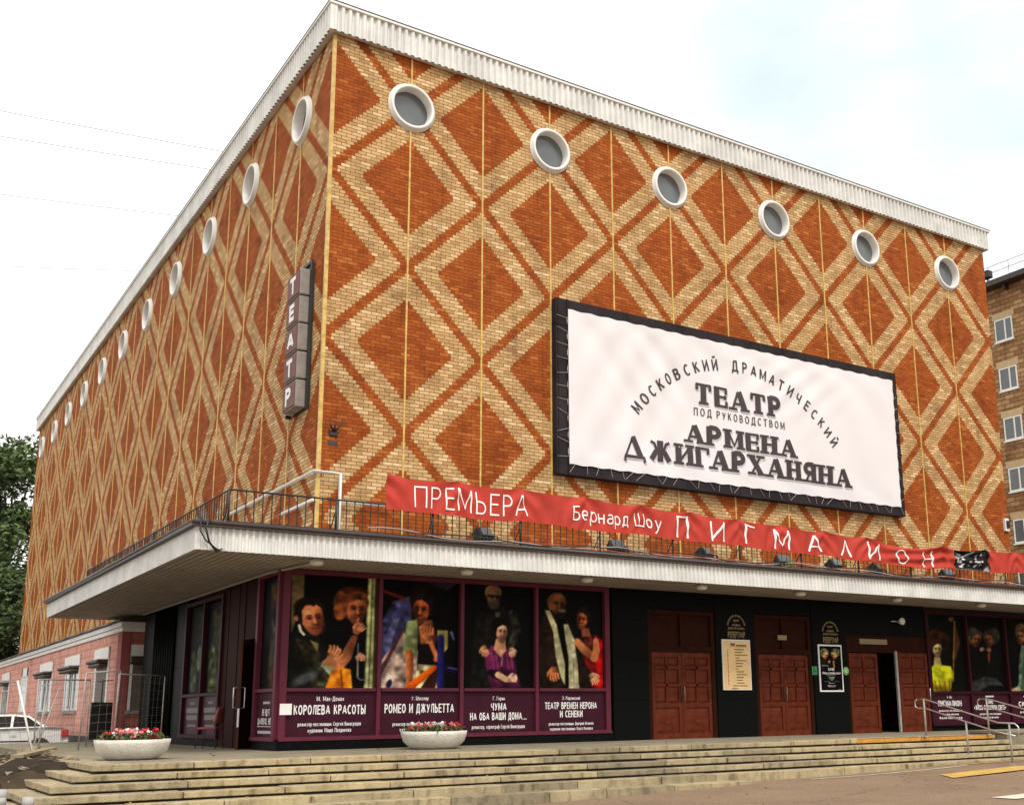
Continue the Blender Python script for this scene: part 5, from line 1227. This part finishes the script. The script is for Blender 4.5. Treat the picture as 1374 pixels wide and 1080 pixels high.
# ------------------------------------------------------------------ red chair
def chair():
    o = thing('chair', 'old red vinyl chair with thin black legs beside the side entrance', 'chair', (-1.42, 2.45, ZP), R(80))
    # local: seat faces -x..+x ; the back stands at +x
    P = []
    MB().box(-.22, .22, -.22, .22, .43, .48).build('seat', M_CHAIR, o, bevel=.02)
    pts = []
    for i in range(9):
        z = .56+.36*i/8; x = .215+.07*(i/8)+.0; w = .20-.05*max(0, (i-5)/3)**2
        pts.append([(x+.05*(abs(j-4)/4)**2*-1, -w+2*w*j/8, z) for j in range(9)])
    b = MB().grid(pts).build('backrest', M_CHAIR, o); s = b.modifiers.new('thick', 'SOLIDIFY'); s.thickness = .035; s.offset = 0
    for sx, sy in ((-1, -1), (-1, 1), (1, -1), (1, 1)):
        MB().tube([(sx*.19, sy*.19, .43), (sx*.24, sy*.22, 0)], .011, 6).build('leg', M_IRON, o)
    for sy in (-1, 1): MB().tube([(.19, sy*.19, .43), (.22, sy*.17, .58), (.27, sy*.15, .86)], .010, 6).build('back_support', M_IRON, o)
    return o
ch = chair(); ch.rotation_euler.z = R(-38)

# ------------------------------------------------------------------ handrails on the steps
def handrail(x, label):
    o = thing('handrail', label, 'handrail', (x, YF, ZP), 0, 'steel handrails on the steps')
    g = zroad(x)-ZP
    mb = MB()
    mb.tube([(0, .12, .92), (0, -.10, .92), (0, -2.2, .92+g+.02), (0, -2.65, .92+g), (0, -2.74, .84+g), (0, -2.74, .70+g), (0, -2.66, .64+g)], .018, 8)
    mb.tube([(0, .12, .92), (0, .20, .88), (0, .20, .74), (0, .12, .70), (0, -.10, .70), (0, -2.2, .70+g+.02), (0, -2.66, .64+g)], .017, 8)
    mb.build('rail', M_STEEL, o)
    for (y, z0, z1) in ((-.08, 0, .92), (-1.3, -RIS*3-.02, .36), (-2.5, g, .92+g)): MB().tube([(0, y, z0), (0, y, z1)], .024, 8).lathe([(.06, 0), (.06, .015), (.03, .02)], (0, y, z0), 12).build('post', M_GALV, o)
    return o
handrail(14.15, 'steel handrail with two bars going down the steps in front of the doors')
handrail(16.62, 'second steel handrail nearer the right end of the steps')
# granite block at the right end of the steps
tag(MB().box(17.05, 26, YF-.3, YF+.9, .15, ZP+.02).box(17.0, 26, YF-.34, YF+.9, ZP+.02, ZP+.10).build('parapet', M_PLAZA, bevel=.01), 'low grey stone block wall at the right end of the steps', 'wall')

# ------------------------------------------------------------------ striped post in front
def bollard(x, y, h, m2, label):
    o = thing('bollard', label, 'bollard', (x, y, zroad(x)))
    MB().tube([(0, 0, 0), (0, 0, h-.10)], .06, 16).build('post', M_WMETAL, o)
    MB().tube([(0, 0, h-.10), (0, 0, h)], .0605, 16).build('band', m2, o); MB().tube([(0, 0, h-.4), (0, 0, h-.25)], .0605, 16).build('band', m2, o)
    MB().lathe([(.063, h), (.066, h+.01), (.062, h+.075), (0, h+.08)], n=18).build('cap', M_GREY, o)
bollard(-6.81, -10.0, .80, M_RED, 'short white post with red bands and a grey cap in front of the steps')
bollard(-7.09, -10.0, .90, M_GREY, 'plain pale grey post at the lower left corner beside the striped one')

# ------------------------------------------------------------------ mesh fence round the building site
def fence(name, p0, p1, z0, z1, label, lean=0, top=True, rows=8):
    p0, p1 = Vector(p0), Vector(p1); d = (p1-p0); Ln = d.length; a = math.atan2(d.y, d.x)
    o = thing(name, label, 'fence', (p0.x, p0.y, z0), a, 'mesh fence panels')
    h = z1-z0; sl = (p1.z-p0.z)
    f = MB().tube([(0, 0, 0), (lean, 0, h)], .017, 8).tube([(Ln, 0, sl), (Ln+lean, 0, h+sl)], .017, 8).tube([(lean, 0, h), (Ln+lean, 0, h+sl)], .017, 8)
    f.build('frame', M_GALV, o)
    m = MB(); n = max(2, int(Ln/.17)); k = int(h/.19)
    q = random.Random(int(Ln*100))
    for i in range(1, n): x = Ln*i/n; m.tube([(x, 0, sl*i/n+.05), (x+lean*.5+q.uniform(-.03, .03), .01, h/2+sl*i/n), (x+lean, 0, h+sl*i/n)], .0028, 4)
    for j in range(1, k): z = h*j/k; m.tube([(lean*j/k, 0, z), (Ln*.5+lean*j/k, 0, z+sl/2+q.uniform(-.05, .05)), (Ln+lean*j/k, 0, z+sl)], .0028, 4)
    m.build('wire_mesh', M_WIREM, o)
    return o
fence('fence_panel', (-9.2, 2.0, 0), (-5.1, 2.0, .12), .58, 2.22, 'wire mesh fence panel at the left edge beside the dirt heap', lean=-.42)
fence('fence_panel', (-4.95, 3.2, 0), (-3.15, 7.4, .12), .74, 2.42, 'wire mesh fence panel in front of the white car', lean=-.10)
fence('fence_panel', (-3.85, 4.4, 0), (-3.10, 4.4, .05), .85, 2.62, 'narrow fence frame in front of the shuttered window', lean=.05)
fence('fence_panel', (-3.05, 4.6, 0), (-1.75, 5.6, 0), .87, 2.60, 'wire mesh fence panel on the terrace beside the black ribbed wall', lean=.02)
tag(MB().tube([(-5.05, 1.9, .55), (-5.55, 1.9, 2.36)], .022, 8).build('pole', M_WMETAL), 'leaning white pole at the end of the left mesh fence', 'pole')
for k, (a, b) in enumerate((((-5.0, 3.0, .7), (-4.55, 3.1, 2.25)), ((-4.9, 3.05, .7), (-4.82, 3.1, 2.1)), ((-5.06, 3.0, .7), (-4.75, 3.2, 1.9)))):
    tag(MB().tube([a, b], .016, 6).build('rod', M_GALV), ('thin tilted steel rod leaning in the fence gap before the car', 'upright steel rod standing in the fence gap before the car', 'shortest steel rod leaning in the fence gap before the car')[k], 'rod')
# dark board behind the narrow frame
o = thing('sign_board', 'black board on a thin stand below the shuttered window of the pink house', 'board', (-2.62, 8.6, .84), R(18))
MB().box(-.30, .30, -.02, .02, .18, 1.15).build('panel', M_IRON, o); MB().tube([(0, .04, 0), (0, .04, 1.75)], .02, 6).tube([(-.15, .04, 1.7), (.3, .04, 1.74)], .015, 6).build('stand', M_IRON, o)
# timbers and tarpaulin on the mound
for k, (a, b, w, hh, lb) in enumerate((((-6.9, -3.4, .34), (-4.9, 3.2, .92), .18, .10, 'long weathered beam lying on the dirt heap along the steps'), ((-8.0, -3.4, .24), (-5.6, 4.2, .84), .16, .08, 'second long beam lying further from the steps on the dirt heap'), ((-5.6, .6, .84), (-4.7, 2.6, .92), .24, .07, 'short pale plank lying on the dirt heap by the planter'))):
    a, b = Vector(a), Vector(b); d = b-a; o = MB().box(-w/2, w/2, 0, d.length, 0, hh).build('beam', M_WOOD, bevel=.01)
    o.location = a; o.rotation_euler = (math.asin(d.z/d.length), 0, math.atan2(-d.x, d.y)); tag(o, lb, 'beam')
P = []
for i in range(40):
    x = -8.8+i*3.5/39; row = []
    for j in range(36):
        y = -5.2+j*5.4/35; e = mound_e(y); s = min(1, max(0, (x+10)/6)); s = s*s*(3-2*s)
        row.append((x+.1*math.sin(y*2), y+.12*math.sin(x*3), min(.86, zroad(x)-.03+1.0*s*e+.08+.07*math.sin(x*5+y*3)+.05*math.sin(y*6-x*2))))
    P.append(row)
tag(MB().grid(P).build('tarpaulin', M_TARP), 'crumpled dark tarpaulin spread over the dirt heap beside the steps', 'tarpaulin')
q = random.Random(12); rb = MB()
for k in range(260):
    x = q.uniform(-8.5, -4.9); y = q.uniform(-3.5, 5); e = mound_e(y); t = min(1, max(0, (x+10)/6)); z = zroad(x)+.02+1.0*e*t*t*(3-2*t); s = q.uniform(.03, .11)
    v = [Vector((x+q.gauss(0, s), y+q.gauss(0, s), min(z, .86)+q.uniform(-.02, s*1.1))) for _ in range(4)]
    for f in ((0, 1, 2), (0, 2, 3), (0, 3, 1), (1, 3, 2)): rb.quad([v[i] for i in f])
tag(rb.build('rubble', M_WOOD, fix=False), 'scattered rubble and splinters on the dirt heap', 'rubble', kind='stuff')

# ------------------------------------------------------------------ white car behind the fence (tail towards the pink house)
def car():
    o = thing('parked_car', 'white saloon car parked behind the mesh fence by the pink house', 'car', (-4.0, 19.5, .26), R(182))
    Wd = .86
    # side profile (x forward), lower body
    prof = [(-2.22, .42), (-2.25, .62), (-2.20, .95), (-2.05, 1.02), (-1.55, 1.04), (1.0, .98), (1.75, .88), (2.12, .76), (2.18, .45), (2.05, .28), (-2.05, .28)]
    mb = MB()
    sec = [(-Wd, .0), (-Wd*.985, .0)]
    P = []
    ys = [(-Wd+.10, .92), (-Wd+.02, .985), (-Wd, 1), (Wd, 1), (Wd-.02, .985), (Wd-.10, .92)]
    for (y, k) in ys: P.append([(x*(.985+.015*k), y, .28+(z-.28)*k if z > .6 else z) for x, z in prof+[prof[0]]])
    mb.grid(P, smooth=False); mb.quad(P[0]); mb.quad(P[-1]); b = mb.build('body', M_CARW, o, bevel=.03)
    cab = [(-1.62, 1.02), (-1.02, 1.42), (-.55, 1.47), (.25, 1.46), (.62, 1.38), (1.28, .96)]
    mb = MB(); Q = [[(x, s*(Wd-.05-(z-1.0)*.42), z) for x, z in cab] for s in (-1, -.5, .5, 1)]
    mb.grid(Q, smooth=False); mb.quad(Q[0]); mb.quad(Q[-1]); mb.build('cabin', M_CARW, o, bevel=.025)
    for s in (-1, 1):
        def side(pts): return [(x, s*(Wd-.05-(z-1.0)*.42+.006), z) for x, z in pts]
        MB().quad(side([(-1.40, 1.06), (-.98, 1.36), (-.55, 1.41), (-.50, 1.05)])).build('side_window', M_CARGL, o, fix=False)
        MB().quad(side([(-.42, 1.05), (-.46, 1.41), (.22, 1.40), (.55, 1.33), (.98, 1.02)])).build('side_window', M_CARGL, o, fix=False)
        t = MB().box(-2.265, -1.98, s*Wd-.10*s-.02, s*Wd-.10*s+.02, .68, .93); 
        MB().box(-2.262, -2.02, min(s*(Wd-.28), s*(Wd+.008)), max(s*(Wd-.28), s*(Wd+.008)), .70, .94).build('tail_light', M_TAIL, o, bevel=.02)
        MB().box(-.62, -.44, min(s*(Wd+.001), s*(Wd+.03)), max(s*(Wd+.001), s*(Wd+.03)), .86, .90).build('door_handle', M_CARW, o, bevel=.008)
        MB().box(-1.0, .95, min(s*(Wd-.01), s*(Wd+.015)), max(s*(Wd-.01), s*(Wd+.015)), .55, .60).build('side_trim', M_IRON, o)
        MB().box(.78, .98, min(s*(Wd+.01), s*(Wd+.2)), max(s*(Wd+.01), s*(Wd+.2)), 1.0, 1.12).build('mirror', M_CARW, o, bevel=.02)
        for x in (-1.35, 1.35):
            a = MB().lathe([(.30, .0), (.37, .0), (.37, .012), (.30, .012)], (x, s*(Wd+.001) if s > 0 else -Wd-.013, .32), 28, axis='y').build('wheel_arch', M_IRON, o)
            w = MB().lathe([(.0, -.09), (.20, -.10), (.29, -.09), (.31, -.05), (.31, .05), (.29, .09), (0, .10)], (x, s*(Wd-.09), .31), 28, axis='y').build('wheel', M_TYRE, o)
            MB().lathe([(0, .0), (.19, .0), (.20, -.012 if s > 0 else .012)], (x, s*(Wd+.012), .31), 20, axis='y').build('rim', M_RIM, w)
    MB().quad([(-1.60, -.66, 1.045), (-1.60, .66, 1.045), (-1.06, .56, 1.40), (-1.06, -.56, 1.40)]).build('rear_window', M_CARGL, o, fix=False).location = (-.012, 0, .012)
    MB().quad([(1.27, -.66, 1.0), (1.27, .66, 1.0), (.66, .56, 1.375), (.66, -.56, 1.375)]).build('windscreen', M_CARGL, o, fix=False).location = (.012, 0, .012)
    MB().box(-2.30, -2.15, -.80, .80, .40, .60).build('bumper', M_CARW, o, bevel=.04)
    MB().box(2.10, 2.26, -.80, .80, .38, .60).build('bumper', M_CARW, o, bevel=.04)
    MB().box(-2.275, -2.24, -.26, .26, .70, .81).build('number_plate', M_WTXT, o)
    return o
car()

# ------------------------------------------------------------------ pink house attached to the side wall
PX, PY, PZ = -1.32, 13.0, 4.20
ph = thing('pink_house', 'low pink painted annex with white window surrounds against the brick side wall', 'house', (PX, PY, 0))
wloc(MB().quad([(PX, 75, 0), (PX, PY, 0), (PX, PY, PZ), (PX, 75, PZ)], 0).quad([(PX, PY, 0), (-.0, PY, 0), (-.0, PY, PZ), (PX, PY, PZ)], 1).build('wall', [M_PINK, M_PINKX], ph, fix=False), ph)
wloc(MB().box(PX-.06, 0, PY-.06, 75, 0, .98).build('plinth', M_PLINTH, ph), ph)
wloc(MB().box(PX-.035, PX+.22, PY-.035, PY+.0, .98, PZ-.02).box(PX-.035, PX, PY, PY+.55, .98, PZ-.02).build('corner_pilaster', M_PINKD, ph), ph)
wloc(MB().box(PX-.06, 0, PY-.06, 75, PZ, PZ+.14).box(PX-.11, 0, PY-.11, 75, PZ+.14, PZ+.30).build('cornice', M_WMETAL, ph, bevel=.02), ph)
rf = MB(); P = []
for i in range(60): 
    y = PY-.3+i*(62.3/59); P.append([(PX-.20, y, PZ+.31+.02*math.sin(i*2.3)), (PX-.20, y, PZ+.35+.02*math.sin(i*2.3)), (0, y, PZ+.85+.03*math.sin(i*1.7))])
rf.grid(P, smooth=False); rf.quad([P[0][0], P[0][1], P[0][2], (0, PY-.3, PZ+.31)]); rf.box(PX-.18, 0, PY-.28, 75, PZ+.302, PZ+.306)
wloc(rf.build('roof', M_BROWN, ph), ph)
def pwin(yc, w, shut, z0=1.86, z1=3.42, narrow=False):
    wd = MB(); s = PX
    wd.box(s-.02, s+.0, yc-w/2-.22, yc-w/2, z0-.02, z1+.42); wd.box(s-.02, s+.0, yc+w/2, yc+w/2+.30, z0-.02, z1+.42)
    wd.box(s-.02, s+.0, yc-w/2-.22, yc+w/2+.30, z1+.05, z1+.42)
    if not narrow: wd.box(s-.06, s-.02, yc-w/2-.26, yc+w/2+.34, z1+.02, z1+.40)
    f = wloc(wd.build('window', M_WMETAL, ph), ph)
    g = MB().box(s-.012, s-.008, yc-w/2, yc+w/2, z0, z1+.05).build('pane', M_SHUT if shut else M_CARGL, f)
    if shut:
        m = MB()
        for k in range(15): m.box(s-.022, s-.0125, yc-w/2, yc+w/2, z0+k*.105+.02, z0+k*.105+.09)
        m.build('shutter', M_SHUT, f)
    elif not narrow:
        m = MB()
        for k in range(2): y = yc-w/2+w*(.25+.4*k); m.box(s-.03, s-.0125, y-.08, y+.10, z0+.05, z1)
        m.build('curtain', M_CURT, f)
        MB().box(s-.03, s-.0125, yc-.04, yc+.04, z0, z1).box(s-.03, s-.0125, yc-w/2, yc+w/2, z0+1.05, z0+1.10).build('sash', M_WMETAL, f)
    if not narrow:
        MB().box(s-.36, s-.02, yc-w/2-.10, yc+w/2+.1, z1-.10, z1+.02).box(s-.30, s-.02, yc-w/2-.06, yc+w/2+.06, z1-.22, z1-.102).build('shutter_box', M_BROWN, f, bevel=.05)
        MB().box(s-.10, s-.0, yc-w/2-.15, yc+w/2+.2, z0-.12, z0-.025).build('sill', M_SIGNG, f)
for yc, w, sh, nw in ((15.9, 1.75, True, False), (21.3, 2.4, False, False), (27.3, 2.6, False, False), (33.6, 1.4, False, True), (40, 2.2, False, False)): pwin(yc, w, sh, narrow=nw)
# window on the end wall, half hidden by the black pier
f = wloc(MB().box(PX+.26, PX+.34, PY-.03, PY, 1.8, 3.8).box(PX+.34, PX+1.2, PY-.03, PY, 3.45, 3.8).build('window', M_WMETAL, ph), ph)
MB().box(PX+.34, PX+1.2, PY-.02, PY-.004, 1.8, 3.2).build('pane', M_SHUT, f); MB().box(PX+.2, PX+1.2, PY-.30, PY-.02, 3.2, 3.44).build('shutter_box', M_BROWN, f, bevel=.05); MB().box(PX+.2, PX+1.2, PY-.1, PY-.004, 1.68, 1.79).build('sill', M_SIGNG, f)

# ------------------------------------------------------------------ apartment block behind, on the right
AX = 52
ap = thing('apartment_block', 'tall beige brick apartment block rising behind the right edge of the theatre', 'building', (AX, 0, 0))
wloc(MB().quad([(AX, 60, 0), (AX, -30, 0), (AX, -30, 28.2), (AX, 60, 28.2)]).quad([(AX, -30, 0), (AX+14, -30, 0), (AX+14, -30, 28.2), (AX, -30, 28.2)]).quad([(AX+14, 60, 0), (AX, 60, 0), (AX, 60, 28.2), (AX+14, 60, 28.2)]).quad([(AX+14, -30, 0), (AX+14, 60, 0), (AX+14, 60, 28.2), (AX+14, -30, 28.2)]).build('wall', M_CREAMB, ap, fix=False), ap)
wloc(MB().box(AX-.9, AX+15, -31, 61, 28.2, 28.55).box(AX+.5, AX+13.5, -29.5, 59.5, 28.55, 29.1).build('roof', M_BROWN, ap), ap)
br = MB()
for k in range(46): br.box(AX-.45, AX, 60-2*k-.9, 60-2*k-.72, 27.9, 28.19)
wloc(br.build('eave_bracket', M_BROWN, ap), ap)
rp = MB()
for z in (29.0, 29.5, 29.95): rp.tube([(AX-.7, -30, z-.4), (AX-.7, 60, z-.4)], .025, 5)
for k in range(61): rp.tube([(AX-.7, -30+1.5*k, 28.55), (AX-.7, -30+1.5*k, 29.55)], .025, 5)
wloc(rp.build('roof_railing', M_GALV, ap), ap)
aw = None
for fl in range(8):
    for k, yc in enumerate((17.75, 14.6, 10.4, 7.2, 3.2, 0.0, -4.2, -7.4, -11.6)):
        z0 = 24.6-3.28*fl; w = .66
        m = MB()
        for (a, b, c, d) in ((yc-w, yc-w+.09, z0, z0+1.5), (yc+w-.09, yc+w, z0, z0+1.5), (yc-w+.09, yc+w-.09, z0, z0+.09), (yc-w+.09, yc+w-.09, z0+1.41, z0+1.5), (yc-.16, yc-.06, z0+.09, z0+1.41)): m.box(AX-.04, AX, a, b, c, d)
        m.box(AX-.12, AX-.0, yc-w-.06, yc+w+.06, z0-.10, z0-.01)
        f = wloc(m.build('window', M_WMETAL, ap), ap)
        MB().box(AX-.015, AX-.006, yc-w+.09, yc+w-.09, z0+.09, z0+1.41).build('pane', M_DGLASS, f)
        wloc(MB().box(AX-.02, AX-.005, yc-w-.15, yc+w+.15, z0+1.52, z0+1.95).build('lintel', M_BEIGE, ap), ap)
o = thing('roof_floodlight', 'dark floodlight standing at the edge of the apartment roof', 'floodlight', (AX-.7, 18.1, 28.55))
MB().box(-.3, .2, -.28, .28, .25, .75).build('housing', M_IRON, o, bevel=.05); MB().tube([(0, 0, 0), (0, 0, .3)], .05, 6).build('stand', M_IRON, o)

# ------------------------------------------------------------------ trees behind on the left
def tree(x, y, h, rad, seed, label, nleaf=9000, leaf=.21, dark=.45):
    q = random.Random(seed); o = thing('tree', label, 'tree', (x, y, 0), 0, 'trees beyond the theatre')
    t = MB(); path = [(0, 0, 0)]; 
    for i in range(1, 8): path.append((q.uniform(-.3, .3)*i*.3, q.uniform(-.3, .3)*i*.3, h*.85*i/7))
    t.tube(path, [.45*(1-.11*i) for i in range(8)], 10)
    cl = []
    for k in range(26):
        a = q.uniform(0, 6.28); f = q.uniform(.28, 1.0); z = h*(.22+.74*f); rr_ = rad*(1.0-.75*abs(f-.45)**1.2*1.3)*q.uniform(.45, 1.0); rr_ = max(rr_, .3)
        c = Vector((rr_*math.cos(a), rr_*math.sin(a), z)); b = path[min(7, 1+int(5*f))]
        t.tube([b, tuple((Vector(b)+c)/2+Vector((0, 0, .3))), tuple(c)], [.14, .09, .03], 5); cl.append((c, rad*q.uniform(.28, .50)))
    t.build('trunk', M_BARK, o)
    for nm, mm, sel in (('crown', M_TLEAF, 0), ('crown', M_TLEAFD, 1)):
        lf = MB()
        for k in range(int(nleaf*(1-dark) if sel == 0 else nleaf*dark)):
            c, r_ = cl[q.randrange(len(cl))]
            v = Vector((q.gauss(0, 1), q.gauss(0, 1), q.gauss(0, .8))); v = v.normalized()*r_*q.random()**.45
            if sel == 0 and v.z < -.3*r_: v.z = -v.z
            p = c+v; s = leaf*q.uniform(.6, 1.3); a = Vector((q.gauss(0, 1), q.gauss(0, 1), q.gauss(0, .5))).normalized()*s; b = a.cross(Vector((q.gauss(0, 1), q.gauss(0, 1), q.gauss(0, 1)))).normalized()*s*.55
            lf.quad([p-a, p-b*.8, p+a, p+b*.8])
        lf.build(nm, mm, o, fix=False)
tree(.6, 61, 19.5, 5.0, 3, 'tall leafy tree directly behind the far end of the brick side wall', 26000)
tree(-4.2, 64, 19.0, 5.0, 8, 'broad leafy tree at the left edge behind the pink house', 22000)
tree(-1.6, 55, 11.5, 4.6, 11, 'lower bushy dark tree in front of the two tall ones', 20000, .19, .6)

# ------------------------------------------------------------------ overhead cables to the roof edge
for k, (a, b, lb) in enumerate((((-.2, 9.0, 19.0), (-60, 40, 34), 'highest thin overhead wire reaching the roof edge'), ((-.2, 10.4, 19.0), (-60, 42, 32.5), 'second thin overhead wire from the roof edge'), ((-.2, 14.5, 19.0), (-60, 46, 30), 'third thin overhead wire from the roof edge'), ((-.2, 20.5, 19.0), (-60, 60, 27), 'lowest thin overhead wire from the roof edge'))):
    a, b = Vector(a), Vector(b)
    tag(MB().tube([tuple(a.lerp(b, i/24)-Vector((0, 0, 1.2*4*(i/24)*(1-i/24)))) for i in range(25)], .011, 5).build('overhead_wire', M_WIRE), lb, 'wire')
